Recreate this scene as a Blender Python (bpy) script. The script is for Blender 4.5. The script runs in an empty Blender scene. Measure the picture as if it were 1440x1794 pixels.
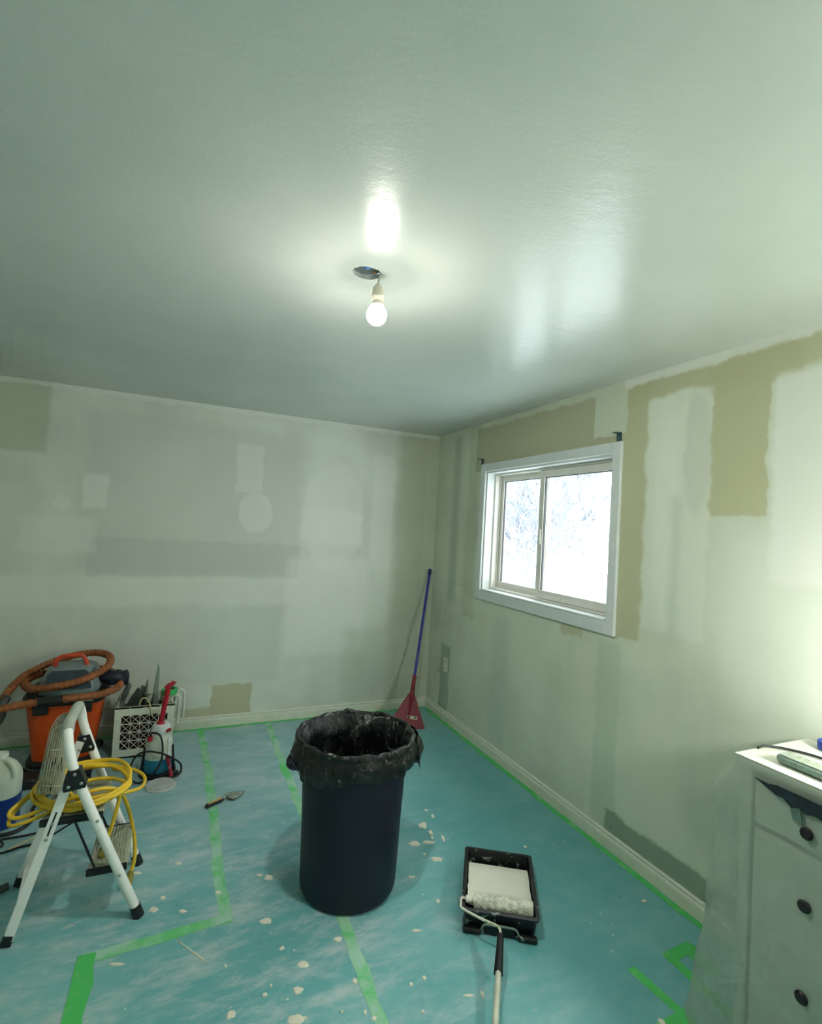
import bpy, math, random
from mathutils import Vector, Matrix, noise

# ------------------------------------------------------------------ camera, world, lights, exposure
scene = bpy.context.scene
col = scene.collection
H = 2.44                                     # ceiling height; right wall x=0, back wall y=0
XL, YB = -3.75, -5.3                         # left wall, wall behind the camera

cam_d = bpy.data.cameras.new('camera')
cam = bpy.data.objects.new('camera', cam_d)
col.objects.link(cam)
yaw, pitch, roll = 0.418377, 0.031702, 0.057126
fw = Vector((math.sin(yaw)*math.cos(pitch), math.cos(yaw)*math.cos(pitch), math.sin(pitch)))
r0 = Vector((math.cos(yaw), -math.sin(yaw), 0)); u0 = r0.cross(fw)
rt = r0*math.cos(roll) + u0*math.sin(roll); up = -r0*math.sin(roll) + u0*math.cos(roll)
M = Matrix((rt, up, -fw)).transposed().to_4x4()
M.translation = (-2.11457, -4.18895, 1.58726)
cam.matrix_world = M
cam_d.sensor_fit = 'HORIZONTAL'; cam_d.sensor_width = 36
cam_d.lens = 900.21*36/1440
cam_d.clip_start = 0.02; cam_d.clip_end = 300
scene.camera = cam

world = bpy.data.worlds.new('world'); scene.world = world
world.use_nodes = True
bg = world.node_tree.nodes['Background']
bg.inputs[0].default_value = (0.93, 0.97, 1.0, 1); bg.inputs[1].default_value = 3.9   # flat overcast snow sky

scene.view_settings.view_transform = 'Standard'
scene.view_settings.look = 'None'
scene.view_settings.gamma = 1
scene.view_settings.use_curve_mapping = False
scene.view_settings.exposure = 0.65
scene.cycles.use_light_tree = False          # two lamps only: plain sampling is quicker
scene.cycles.adaptive_threshold = 0.07; scene.cycles.adaptive_min_samples = 14
scene.cycles.max_bounces = 5; scene.cycles.diffuse_bounces = 3
scene.cycles.caustics_reflective = False; scene.cycles.caustics_refractive = False
BULB = 680.0                                  # emission strength of the ceiling bulb
LAMP = 118.0                                  # emission strength of the work lamp on the dresser

# ------------------------------------------------------------------ helpers
def S(r, g, b):
    f = lambda c: (c/255/12.92) if c/255 <= 0.04045 else ((c/255+0.055)/1.055)**2.4
    return (f(r), f(g), f(b), 1)

class NT:
    def __init__(s, name):
        s.m = bpy.data.materials.new(name); s.m.use_nodes = True
        s.t = s.m.node_tree; s.p = s.t.nodes['Principled BSDF']; s.out = s.t.nodes['Material Output']
        s._c = None
    def n(s, kind, **kw):
        x = s.t.nodes.new(kind)
        for k, v in kw.items(): setattr(x, k, v)
        return x
    def l(s, a, b): s.t.links.new(a, b)
    def put(s, v, sock):
        if hasattr(v, 'is_linked') or hasattr(v, 'node'): s.l(v, sock)
        else: sock.default_value = v
    def coord(s):
        if s._c is None: s._c = s.n('ShaderNodeTexCoord').outputs['Object']
        return s._c
    def math(s, op, a, b=0.0, c=None, clamp=False):
        x = s.n('ShaderNodeMath', operation=op); x.use_clamp = clamp
        s.put(a, x.inputs[0]); s.put(b, x.inputs[1])
        if c is not None: s.put(c, x.inputs[2])
        return x.outputs[0]
    def noise(s, scale, detail=3, rough=0.55, vec=None, dist=0.0, out=0):
        x = s.n('ShaderNodeTexNoise'); x.inputs['Scale'].default_value = scale
        x.inputs['Detail'].default_value = detail; x.inputs['Roughness'].default_value = rough
        x.inputs['Distortion'].default_value = dist
        s.l(vec if vec is not None else s.coord(), x.inputs['Vector'])
        return x.outputs[out]
    def mapr(s, v, a, b, c=0.0, d=1.0, smooth=True):
        x = s.n('ShaderNodeMapRange'); x.clamp = True
        if smooth: x.interpolation_type = 'SMOOTHSTEP'
        s.put(v, x.inputs[0])
        for i, q in enumerate((a, b, c, d)): x.inputs[i+1].default_value = q
        return x.outputs[0]
    def mix(s, f, a, b):
        x = s.n('ShaderNodeMix', data_type='RGBA')
        s.put(f, x.inputs[0]); s.put(a, x.inputs[6]); s.put(b, x.inputs[7])
        return x.outputs[2]
    def scaled(s, sx, sy, sz, vec=None):
        x = s.n('ShaderNodeMapping'); x.inputs['Scale'].default_value = (sx, sy, sz)
        s.l(vec if vec is not None else s.coord(), x.inputs['Vector']); return x.outputs[0]
    def bump(s, h, strength=0.2, dist=0.01):
        x = s.n('ShaderNodeBump'); x.inputs['Strength'].default_value = strength
        x.inputs['Distance'].default_value = dist
        s.l(h, x.inputs['Height']); s.l(x.outputs[0], s.p.inputs['Normal'])
    def color(s, c): s.put(c, s.p.inputs['Base Color'])
    def rough(s, r): s.put(r, s.p.inputs['Roughness'])

def mat(name, c, rough=0.5, metal=0.0, var=0.12, scale=18, bump=0.0, spec=0.5, trans=0.0, bscale=60):
    """plain surface with a little procedural tone variation"""
    k = NT(name)
    d = tuple(x*(1-var) for x in c[:3])+(1,)
    l = tuple(min(1, x*(1+var)) for x in c[:3])+(1,)
    k.color(k.mix(k.mapr(k.noise(scale, 4), 0.3, 0.7), d, l))
    k.rough(rough); k.p.inputs['Metallic'].default_value = metal
    k.p.inputs['Specular IOR Level'].default_value = spec
    if bump: k.bump(k.noise(bscale, 3), bump, 0.005)
    if trans: k.p.inputs['Transmission Weight'].default_value = trans
    return k.m

def spattered(name, c, c2, rough=0.5, scale=25, lo=0.56, hi=0.6, bump=0.0):
    """base colour with dried splashes of a second colour"""
    k = NT(name)
    m = k.mapr(k.noise(scale, 5, 0.6, dist=0.6), lo, hi)
    k.color(k.mix(m, c, c2)); k.rough(rough)
    if bump: k.bump(k.noise(scale*2, 3), bump, 0.005)
    return k.m

ORG = {}
def setp(o, label=None, cat=None, group=None, kind=None):
    if label: o['label'] = label
    if cat: o['category'] = cat
    if group: o['group'] = group
    if kind: o['kind'] = kind
    return o

def thing(name, label, cat, loc, group=None, kind=None):
    o = bpy.data.objects.new(name, None); col.objects.link(o)
    o.empty_display_size = 0.05
    o.location = loc; ORG[o.name] = Vector(loc)
    return setp(o, label, cat, group, kind)

class MB:
    """collects shapes in world coordinates; build() links them as ONE mesh object"""
    def __init__(s): s.v = []; s.f = []
    def add(s, vs, fs):
        b = len(s.v); s.v += [Vector(v) for v in vs]; s.f += [tuple(i+b for i in f) for f in fs]; return s
    def box(s, c, size, ax=None, bev=0.0):
        """box at centre c; ax = (X, Y, Z) unit axes; bevelled edges when bev > 0"""
        c = Vector(c); X, Y, Z = [Vector(a) for a in (ax or ((1,0,0),(0,1,0),(0,0,1)))]
        h = [q/2 for q in size]
        if bev <= 0:
            vs = [c + X*h[0]*i + Y*h[1]*j + Z*h[2]*k for k in (-1,1) for j in (-1,1) for i in (-1,1)]
            return s.add(vs, [(0,2,3,1),(4,5,7,6),(0,1,5,4),(2,6,7,3),(0,4,6,2),(1,3,7,5)])
        b = min(bev, *[q*0.95 for q in h])
        vs = []; idx = {}
        for i in (-1,1):
            for j in (-1,1):
                for k in (-1,1):
                    for a in range(3):
                        q = [h[0]-b, h[1]-b, h[2]-b]; q[a] = h[a]
                        idx[(i,j,k,a)] = len(vs); vs.append(c + X*q[0]*i + Y*q[1]*j + Z*q[2]*k)
        fs = []
        for a in range(3):
            o = [x for x in range(3) if x != a]
            for sgn in (-1,1):
                q = []
                for (p1,p2) in ((-1,-1),(1,-1),(1,1),(-1,1)):
                    t = [0,0,0]; t[a]=sgn; t[o[0]]=p1; t[o[1]]=p2; q.append(idx[(*t,a)])
                fs.append(tuple(q))
        for a in range(3):
            o = [x for x in range(3) if x != a]
            for p1 in (-1,1):
                for p2 in (-1,1):
                    t0=[0,0,0]; t1=[0,0,0]; t0[a]=-1; t1[a]=1
                    for t in (t0,t1): t[o[0]]=p1; t[o[1]]=p2
                    fs.append((idx[(*t0,o[0])],idx[(*t1,o[0])],idx[(*t1,o[1])],idx[(*t0,o[1])]))
        for i in (-1,1):
            for j in (-1,1):
                for k in (-1,1): fs.append(tuple(idx[(i,j,k,a)] for a in range(3)))
        return s.add(vs, fs)
    def bar(s, a, b, w, t, upv=(0,0,1), bev=0.0):
        a = Vector(a); b = Vector(b); Z = (b-a); L = Z.length; Z.normalize()
        Y = Vector(upv) - Z*Vector(upv).dot(Z); Y.normalize(); X = Y.cross(Z)
        return s.box((a+b)/2, (w, t, L), (X, Y, Z), bev)
    def tube(s, path, r, n=10, closed=False, caps=True):
        P = [Vector(p) for p in path]; m = len(P)
        rad = r if isinstance(r, (list, tuple)) else [r]*m
        T = []
        for i in range(m):
            a = P[(i-1) % m] if (closed or i > 0) else P[i]
            b = P[(i+1) % m] if (closed or i < m-1) else P[i]
            d = b-a; T.append(d.normalized() if d.length > 1e-9 else Vector((0,0,1)))
        N = T[0].orthogonal().normalized(); vs = []
        for i in range(m):
            if i:
                ax = T[i-1].cross(T[i])
                if ax.length > 1e-7: N = Matrix.Rotation(T[i-1].angle(T[i]), 3, ax.normalized()) @ N
            Bn = T[i].cross(N).normalized()
            for k in range(n):
                t = 2*math.pi*k/n; vs.append(P[i] + (N*math.cos(t) + Bn*math.sin(t))*rad[i])
        fs = []
        for i in range(m if closed else m-1):
            for k in range(n):
                a = i*n+k; b = i*n+(k+1) % n; c = ((i+1) % m)*n+(k+1) % n; d = ((i+1) % m)*n+k
                fs.append((a,b,c,d))
        if caps and not closed:
            fs.append(tuple(range(n))[::-1]); fs.append(tuple((m-1)*n+k for k in range(n)))
        return s.add(vs, fs)
    def lathe(s, prof, c=(0,0,0), n=32, ax=None, power=None, wob=None):
        """prof = [(r, z)...] round c; ax = frame; power = superellipse exponent for a rounded square"""
        c = Vector(c); X, Y, Z = [Vector(a) for a in (ax or ((1,0,0),(0,1,0),(0,0,1)))]
        vs = []; m = len(prof)
        for j, (r, z) in enumerate(prof):
            for k in range(n):
                t = 2*math.pi*k/n; cs, sn = math.cos(t), math.sin(t)
                q = r
                if power: q = r/((abs(cs)**power + abs(sn)**power)**(1/power))
                if wob: q *= 1+wob(t, j)
                vs.append(c + X*cs*q + Y*sn*q + Z*z)
        fs = [(j*n+k, j*n+(k+1) % n, (j+1)*n+(k+1) % n, (j+1)*n+k) for j in range(m-1) for k in range(n)]
        if prof[0][0] > 1e-5: fs.append(tuple(range(n))[::-1])
        if prof[-1][0] > 1e-5: fs.append(tuple((m-1)*n+k for k in range(n)))
        return s.add(vs, fs)
    def prism(s, poly, d):
        """closed polygon (3-D points) extruded by vector d"""
        P = [Vector(p) for p in poly]; d = Vector(d); n = len(P)
        fs = [tuple(range(n))[::-1], tuple(range(n, 2*n))] + [(i, (i+1) % n, n+(i+1) % n, n+i) for i in range(n)]
        return s.add(P+[p+d for p in P], fs)
    def grid(s, rows):
        m = len(rows); n = len(rows[0])
        return s.add([p for r in rows for p in r], [(j*n+i, j*n+i+1, (j+1)*n+i+1, (j+1)*n+i) for j in range(m-1) for i in range(n-1)])
    def build(s, name, m, parent=None, smooth=False, org=None, angle=0.6):
        o3 = None
        if parent is not None:
            q = parent
            while q.parent: q = q.parent
            o3 = ORG.get(q.name, Vector((0,0,0)))
        else: o3 = Vector(org) if org is not None else Vector((0,0,0))
        me = bpy.data.meshes.new(name)
        me.from_pydata([v-o3 for v in s.v], [], s.f)
        import bmesh as _b
        bm = _b.new(); bm.from_mesh(me)
        _b.ops.recalc_face_normals(bm, faces=bm.faces); bm.to_mesh(me); bm.free()
        if smooth:
            for p in me.polygons: p.use_smooth = True
            try: me.set_sharp_from_angle(angle=angle)
            except Exception: pass
        me.materials.append(m)
        o = bpy.data.objects.new(name, me); col.objects.link(o)
        if parent is not None: o.parent = parent
        else: o.location = o3; ORG[o.name] = o3
        return o

def spline(pts, k=8, closed=False):
    P = [Vector(p) for p in pts]; n = len(P); out = []
    for i in range(n if closed else n-1):
        g = lambda j: P[j % n] if closed else P[max(0, min(n-1, j))]
        a, b, c, d = g(i-1), g(i), g(i+1), g(i+2)
        for q in range(k):
            t = q/k
            out.append(0.5*((2*b) + (c-a)*t + (2*a-5*b+4*c-d)*t*t + (3*b-a-3*c+d)*t**3))
    if not closed: out.append(P[-1])
    return out

R = random.Random(7)
def nz(*p): return noise.noise(Vector(p))
def struct(o): o['kind'] = 'structure'; return o

# ------------------------------------------------------------------ materials of the setting
def patch_wall(name, base, axis, patches, var=0.10):
    """painted-over drywall: every patch = (u0, u1, z0, z1, colour, opacity, edge softness, shape)"""
    k = NT(name)
    sep = k.n('ShaderNodeSeparateXYZ')
    dv = k.n('ShaderNodeVectorMath', operation='MULTIPLY_ADD')
    k.l(k.noise(9, 4, 0.6, out=1), dv.inputs[0]); dv.inputs[1].default_value = (0.07, 0.07, 0.07)
    k.l(k.coord(), dv.inputs[2]); k.l(dv.outputs[0], sep.inputs[0])
    u = k.math('SUBTRACT', sep.outputs[axis], 0.035); z = k.math('SUBTRACT', sep.outputs[2], 0.035)
    d = tuple(x*(1-var) for x in base[:3])+(1,); li = tuple(min(1, x*(1+var)) for x in base[:3])+(1,)
    c = k.mix(k.mapr(k.noise(1.6, 5, 0.55), 0.3, 0.7), d, li)
    streak = k.noise(5, 3, 0.5, vec=k.scaled(1, 1, 0.15))
    c = k.mix(k.mapr(streak, 0.45, 0.7, 0, 0.3), c, li)
    for (u0, u1, z0, z1, pc, op, soft, shp) in patches:
        du = k.math('ABSOLUTE', k.math('SUBTRACT', u, (u0+u1)/2)); dz = k.math('ABSOLUTE', k.math('SUBTRACT', z, (z0+z1)/2))
        hu, hz = (u1-u0)/2, (z1-z0)/2
        if shp == 'r':
            m = k.math('MULTIPLY', k.mapr(du, hu-soft, hu+soft, 1, 0), k.mapr(dz, hz-soft, hz+soft, 1, 0))
        else:
            e = k.math('ADD', k.math('POWER', k.math('DIVIDE', du, hu), 2.0), k.math('POWER', k.math('DIVIDE', dz, hz), 2.0))
            q = soft/min(hu, hz)
            m = k.mapr(e, 1-q, 1+q, 1, 0)
        c = k.mix(k.math('MULTIPLY', m, op), c, pc)
    k.color(c); k.rough(k.mapr(k.noise(3, 3), 0.3, 0.7, 0.5, 0.7))
    k.p.inputs['Specular IOR Level'].default_value = 0.35
    k.bump(k.noise(160, 2), 0.06, 0.004)
    return k.m

COMP = S(236, 240, 230)      # skim coat of joint compound
GREY = S(202, 208, 197)      # bare drywall paper
TAN = S(192, 192, 154)       # old tan paint
OLIVE = S(176, 184, 156)
WBASE = S(219, 225, 212)
m_wall_back = patch_wall('wall_back_mat', WBASE, 0, [
    (-3.9, -2.98, 1.95, 2.44, OLIVE, .55, .02, 'r'),
    (-3.9, -3.02, 0.10, 1.95, OLIVE, .18, .1, 'r'),
    (-2.77, -1.23, 1.16, 2.29, GREY, 0.60, .06, 'r'),
    (-2.70, -1.22, 1.13, 1.40, S(190,196,186), 0.44, .015, 'r'),
    (-3.25, -1.20, 0.92, 1.13, COMP, 0.44, .03, 'r'),
    (-2.70, -1.33, 0.32, 0.90, S(202,210,198), 0.44, .03, 'r'),
    (-2.75, -2.60, 1.60, 1.84, COMP, 0.60, .02, 'r'),
    (-2.92, -2.82, 1.57, 1.68, COMP, 0.48, .02, 'e'),
    (-3.10, -2.66, 1.28, 1.53, COMP, 0.40, .03, 'r'),
    (-1.75, -1.55, 1.80, 2.17, COMP, 0.44, .012, 'r'),
    (-1.71, -1.46, 1.48, 1.80, COMP, 0.48, .02, 'e'),
    (-1.22, -0.70, 1.20, 2.12, COMP, 0.40, .05, 'e'),
    (-1.22, -0.70, 1.42, 1.70, COMP, 0.48, .02, 'r'),
    (-0.62, -0.42, 1.20, 2.20, COMP, 0.40, .02, 'r'),
    (-1.31, -0.62, 0.50, 1.30, COMP, 0.60, .05, 'r'),
    (-0.40, 0.05, 0.0, 2.5, OLIVE, .55, .06, 'r'),
    (-0.80, -0.36, 0.10, 0.72, S(196,206,186), 0.48, .06, 'r'),
    (-0.12, 0.05, 0.0, 2.5, S(210,218,196), 0.44, .012, 'r'),
    (-1.82, -1.53, 0.05, 0.31, TAN, .85, .008, 'r'),
    (-2.05, -1.80, 0.05, 0.15, TAN, .75, .012, 'r'),
    (-3.9, 0.1, 2.405, 2.5, COMP, 0.56, .006, 'r'),
])
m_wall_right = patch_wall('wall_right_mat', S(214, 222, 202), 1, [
    (-2.16, -0.66, 2.06, 2.40, S(186,188,156), .9, .012, 'r'),
    (-2.31, -2.10, 1.08, 2.40, TAN, .85, .015, 'r'),
    (-3.40, -2.18, 2.30, 2.40, TAN, .85, .015, 'r'),
    (-3.02, -2.63, 2.26, 2.41, TAN, .85, .02, 'r'),
    (-2.90, -2.65, 1.72, 2.36, TAN, .95, .006, 'r'),
    (-2.65, -2.32, 1.16, 2.30, COMP, .45, .02, 'r'),
    (-2.50, -2.36, 1.20, 2.22, COMP, .55, .04, 'e'),
    (-2.66, -2.52, 1.72, 2.28, S(200,206,190), .5, .03, 'e'),
    (-2.52, -2.46, 1.1, 1.8, S(196,210,190), .5, .03, 'r'),
    (-3.60, -2.92, 1.45, 2.28, COMP, .8, .02, 'r'),
    (-3.60, -2.72, 0.98, 1.66, COMP, .45, .10, 'r'),
    (-2.17, -1.94, 2.16, 2.46, S(214,222,202), .9, .006, 'r'),
    (-3.40, -2.15, 2.395, 2.5, COMP, .8, .012, 'r'),
    (-1.92, -1.74, 1.02, 1.09, TAN, .7, .01, 'r'),
    (-0.72, -0.55, 0.9, 2.5, OLIVE, .35, .04, 'r'),
    (-0.42, -0.30, 1.0, 2.4, S(164,182,160), .55, .05, 'r'),
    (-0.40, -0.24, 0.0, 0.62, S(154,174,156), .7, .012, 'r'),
    (-1.22, -1.02, 0.08, 1.0, S(196,206,192), .55, .05, 'r'),
    (-1.62, -1.36, 0.08, 0.98, S(220,226,208), .5, .05, 'r'),
    (-2.02, -1.86, 0.08, 1.0, S(220,226,206), .55, .03, 'r'),
    (-2.20, -2.04, 0.08, 1.05, S(188,204,182), .5, .02, 'r'),
    (-2.55, -2.30, 0.2, 0.8, S(222,226,206), .4, .06, 'e'),
    (-2.90, -2.14, -0.06, 0.185, S(146,166,142), .9, .012, 'r'),
    (-3.4, -2.60, 0.22, 0.62, S(180,198,174), .5, .08, 'e'),
])
m_wall_plain = patch_wall('wall_plain_mat', WBASE, 0, [(-2.5, -1.0, 0.8, 1.8, COMP, .5, .08, 'r')])

k = NT('ceiling_mat')        # fresh semi-gloss paint with roller stipple
k.color(k.mix(k.mapr(k.noise(1.2, 4), 0.3, 0.7), S(193, 202, 196), S(203, 210, 204)))
k.rough(0.23); k.p.inputs['Specular IOR Level'].default_value = 0.5
h = k.math('ADD', k.math('MULTIPLY', k.noise(90, 2), 0.18), k.math('MULTIPLY', k.noise(11, 4, 0.6, vec=k.scaled(1, 2.2, 1)), 1.0))
k.bump(h, 0.15, 0.010)
m_ceiling = k.m

k = NT('floor_mat')          # teal floor paper, scuffed, dusty, spattered with compound
co = k.coord()
c = k.mix(k.mapr(k.noise(1.1, 5, 0.6), 0.35, 0.68), S(96, 169, 174), S(126, 189, 189))
sepf = k.n('ShaderNodeSeparateXYZ'); k.l(co, sepf.inputs[0])
rot = k.n('ShaderNodeMapping'); rot.inputs['Rotation'].default_value = (0, 0, -0.75); rot.inputs['Scale'].default_value = (1.0, 2.6, 1); k.l(co, rot.inputs['Vector'])
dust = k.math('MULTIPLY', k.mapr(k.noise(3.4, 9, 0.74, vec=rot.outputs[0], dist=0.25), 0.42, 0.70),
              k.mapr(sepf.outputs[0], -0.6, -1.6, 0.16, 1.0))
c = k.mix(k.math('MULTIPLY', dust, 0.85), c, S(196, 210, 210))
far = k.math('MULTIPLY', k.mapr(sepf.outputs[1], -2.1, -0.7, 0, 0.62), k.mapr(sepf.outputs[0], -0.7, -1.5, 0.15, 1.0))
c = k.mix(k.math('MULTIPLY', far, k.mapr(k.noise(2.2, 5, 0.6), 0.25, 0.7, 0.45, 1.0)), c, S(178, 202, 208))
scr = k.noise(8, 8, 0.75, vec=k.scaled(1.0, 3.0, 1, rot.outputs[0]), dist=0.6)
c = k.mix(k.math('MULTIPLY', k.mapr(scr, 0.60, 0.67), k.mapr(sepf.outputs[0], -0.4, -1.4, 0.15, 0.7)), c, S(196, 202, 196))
sp = k.n('ShaderNodeTexVoronoi'); sp.inputs['Scale'].default_value = 21; k.l(co, sp.inputs['Vector'])
spm = k.math('MULTIPLY', k.mapr(sp.outputs[0], 0.07, 0.13, 1, 0), k.mapr(k.noise(4, 3), 0.54, 0.60))
c = k.mix(k.math('MULTIPLY', spm, 0.8), c, S(216, 220, 204))
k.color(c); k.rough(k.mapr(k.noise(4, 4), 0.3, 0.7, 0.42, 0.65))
k.bump(k.noise(30, 4), 0.08, 0.004)
m_floor = k.m

m_trim = mat('trim_mat', S(226, 229, 212), 0.42, var=0.04)
m_vinyl = mat('vinyl_mat', S(226, 226, 216), 0.35, var=0.03)
m_casing = mat('casing_mat', S(222, 228, 226), 0.4, var=0.03)
m_tape_old = spattered('dusty_tape_mat', S(104, 204, 126), S(168, 212, 190), 0.6, 6, 0.38, 0.62)
m_tape = spattered('green_tape_mat', S(82, 200, 106), S(160, 212, 152), 0.55, 9, 0.52, 0.72)
m_splash = mat('dried_compound_mat', S(228, 226, 208), 0.8, var=0.05, bump=0.3)

# ------------------------------------------------------------------ the room
# floor
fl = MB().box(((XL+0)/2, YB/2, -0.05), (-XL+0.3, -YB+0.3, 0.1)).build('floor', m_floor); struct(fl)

# ceiling with the round hole for the lamp box
HX, HY, HR = -1.597, -2.545, 0.050
mb = MB(); n = 48; inner = []; outer = []
for i in range(n):
    t = 2*math.pi*i/n; dx, dy = math.cos(t), math.sin(t)
    e = 1+0.10*nz(dx*2, dy*2, 4.2)
    inner.append((HX+dx*HR*e, HY+dy*HR*0.86*e))
    q = []
    if dx > 1e-9: q.append((0.1-HX)/dx)
    if dx < -1e-9: q.append((XL-0.1-HX)/dx)
    if dy > 1e-9: q.append((0.1-HY)/dy)
    if dy < -1e-9: q.append((YB-0.1-HY)/dy)
    s_ = min(q); outer.append((HX+dx*s_, HY+dy*s_))
corners = [(0.1, 0.1), (XL-0.1, 0.1), (XL-0.1, YB-0.1), (0.1, YB-0.1)]
for z in (H, H+0.016):
    vs = [(*p, z) for p in inner]+[(*p, z) for p in outer]
    fs = [(i, (i+1) % n, n+(i+1) % n, n+i) for i in range(n)]
    mb.add(vs, fs)
    for cx, cy in corners:      # the triangles that square the outer ring off
        for i in range(n):
            a, b = outer[i], outer[(i+1) % n]
            if (abs(a[0]-cx) < 1e-6 and abs(b[1]-cy) < 1e-6) or (abs(a[1]-cy) < 1e-6 and abs(b[0]-cx) < 1e-6):
                if abs(a[0]-b[0]) > 1e-6 and abs(a[1]-b[1]) > 1e-6:
                    mb.add([(*a, z), (cx, cy, z), (*b, z)], [(0, 1, 2)])
ir = len(mb.v)
mb.add([(*p, H) for p in inner]+[(*p, H+0.016) for p in inner], [(i, (i+1) % n, n+(i+1) % n, n+i) for i in range(n)])
ceil = mb.build('ceiling', m_ceiling); struct(ceil)

# walls: back, left, behind the camera
struct(MB().box(((XL)/2, 0.06, H/2), (-XL+0.36, 0.12, H)).build('wall_back', m_wall_back))
struct(MB().box((XL-0.06, (YB+0)/2, H/2), (0.12, -YB, H)).build('wall_left', m_wall_plain))
struct(MB().box((XL/2, YB-0.06, H/2), (-XL+0.36, 0.12, H)).build('wall_rear', m_wall_plain))
# right wall with the window opening
WY0, WY1, WZ0, WZ1 = -2.10, -0.83, 1.15, 2.052
WT = 0.17
mb = MB()
mb.box((WT/2, (YB+WY0)/2, H/2), (WT, WY0-YB, H)); mb.box((WT/2, WY1/2, H/2), (WT, -WY1, H))
mb.box((WT/2, (WY0+WY1)/2, WZ0/2), (WT, WY1-WY0, WZ0)); mb.box((WT/2, (WY0+WY1)/2, (WZ1+H)/2), (WT, WY1-WY0, H-WZ1))
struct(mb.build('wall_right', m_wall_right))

# baseboards: stepped profile swept along each wall
def baseboard(name, a, b, nrm):
    a = Vector(a); b = Vector(b); nrm = Vector(nrm)
    prof = [(0,0),(0.014,0),(0.014,0.052),(0.0125,0.056),(0.0125,0.060),(0.0085,0.064),(0.0085,0.068),(0.0105,0.071),(0.0105,0.078),(0.006,0.083),(0,0.083)]
    return struct(MB().prism([a+nrm*x+Vector((0,0,z)) for x, z in prof], b-a).build(name, m_trim))
baseboard('baseboard_back', (XL,0,0), (0,0,0), (0,-1,0))
baseboard('baseboard_right', (0,-0.0145,0), (0,YB,0), (-1,0,0))
baseboard('baseboard_left', (XL,-0.0145,0), (XL,YB,0), (1,0,0))
baseboard('baseboard_rear', (XL+0.015,YB,0), (-0.015,YB,0), (0,1,0))

# ------------------------------------------------------------------ window
win = thing('window_1', 'white vinyl sliding window with two panes in the right wall', 'window', (0, (WY0+WY1)/2, WZ0), kind='structure')
cw = 0.062                                   # casing board width
def cas(y0, y1, z0, z1): MB().box((-0.009, (y0+y1)/2, (z0+z1)/2), (0.02, y1-y0, z1-z0), bev=0.004).build('casing', m_casing, win)
cas(WY0-cw, WY0, WZ0-0.07, WZ1+cw); cas(WY1, WY1+cw, WZ0-0.07, WZ1+cw)
cas(WY0, WY1, WZ1, WZ1+cw); cas(WY0, WY1, WZ0-0.07, WZ0)
def jamb(c, s): MB().box(c, s).build('jamb', m_casing, win)
yc, zc = (WY0+WY1)/2, (WZ0+WZ1)/2; wy, wz = WY1-WY0, WZ1-WZ0
jamb((0.085, WY0+0.006, zc), (0.17, 0.012, wz)); jamb((0.085, WY1-0.006, zc), (0.17, 0.012, wz))
jamb((0.085, yc, WZ1-0.006), (0.17, wy-0.024, 0.012))
MB().box((0.075, yc, WZ0+0.006), (0.19, wy-0.024, 0.012), bev=0.003).build('sill', m_casing, win)
# outer vinyl frame with two tracks
fy0, fy1, fz0, fz1 = WY0+0.012, WY1-0.012, WZ0+0.012, WZ1-0.012
def ring(mb, x0, x1, y0, y1, z0, z1, w, wb=None):
    wb = wb or w
    mb.box(((x0+x1)/2, y0+w/2, (z0+z1)/2), (x1-x0, w, z1-z0), bev=0.002); mb.box(((x0+x1)/2, y1-w/2, (z0+z1)/2), (x1-x0, w, z1-z0), bev=0.002)
    mb.box(((x0+x1)/2, (y0+y1)/2, z1-w/2), (x1-x0, y1-y0-2*w, w), bev=0.002); mb.box(((x0+x1)/2, (y0+y1)/2, z0+wb/2), (x1-x0, y1-y0-2*w, wb), bev=0.002)
    return mb
ring(MB(), 0.066, 0.160, fy0, fy1, fz0, fz1, 0.014).build('frame', m_vinyl, win)
ring(MB(), 0.104, 0.112, fy0+0.013, fy1-0.013, fz0+0.013, fz1-0.013, 0.012).build('track', m_vinyl, win)
m_seal = mat('gasket_mat', S(70, 74, 78), 0.6)
def glassmat():
    k = NT('glass_mat')
    tr = k.n('ShaderNodeBsdfTransparent'); tr.inputs[0].default_value = (0.96, 0.985, 0.98, 1)
    gl = k.n('ShaderNodeBsdfGlossy'); gl.inputs['Roughness'].default_value = 0.02
    fr = k.n('ShaderNodeLayerWeight'); fr.inputs['Blend'].default_value = 0.5
    mx = k.n('ShaderNodeMixShader')
    k.l(k.math('MULTIPLY_ADD', k.math('POWER', fr.outputs['Facing'], 5.0), k.mapr(k.noise(2, 2), 0.2, 0.8, 0.75, 0.85), 0.035), mx.inputs[0])
    k.l(tr.outputs[0], mx.inputs[1]); k.l(gl.outputs[0], mx.inputs[2]); k.l(mx.outputs[0], k.out.inputs[0])
    return k.m
m_glass = glassmat()
def sash(x0, x1, y0, y1, z0, z1, w, label):
    s_ = ring(MB(), x0, x1, y0, y1, z0, z1, w, w+0.006).build('sash', m_vinyl, win); s_['label'] = label
    ring(MB(), x0+0.006, x1-0.006, y0+w-0.001, y1-w+0.001, z0+w, z1-w, 0.005).build('gasket', m_seal, s_)
    MB().box(((x0+x1)/2, (y0+y1)/2, (z0+z1)/2), (0.006, y1-y0-2*w, z1-z0-2*w)).build('pane', m_glass, s_)
    return s_
s1 = sash(0.115, 0.143, -1.425, fy1-0.015, fz0+0.016, fz1-0.016, 0.040, 'left sash in the outer track')
s2 = sash(0.070, 0.100, fy0+0.015, -1.385, fz0+0.016, fz1-0.016, 0.046, 'right sash in the inner track')
MB().box((0.066, -1.41, 1.58), (0.012, 0.022, 0.10), bev=0.003).build('latch', m_vinyl, s2)

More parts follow.
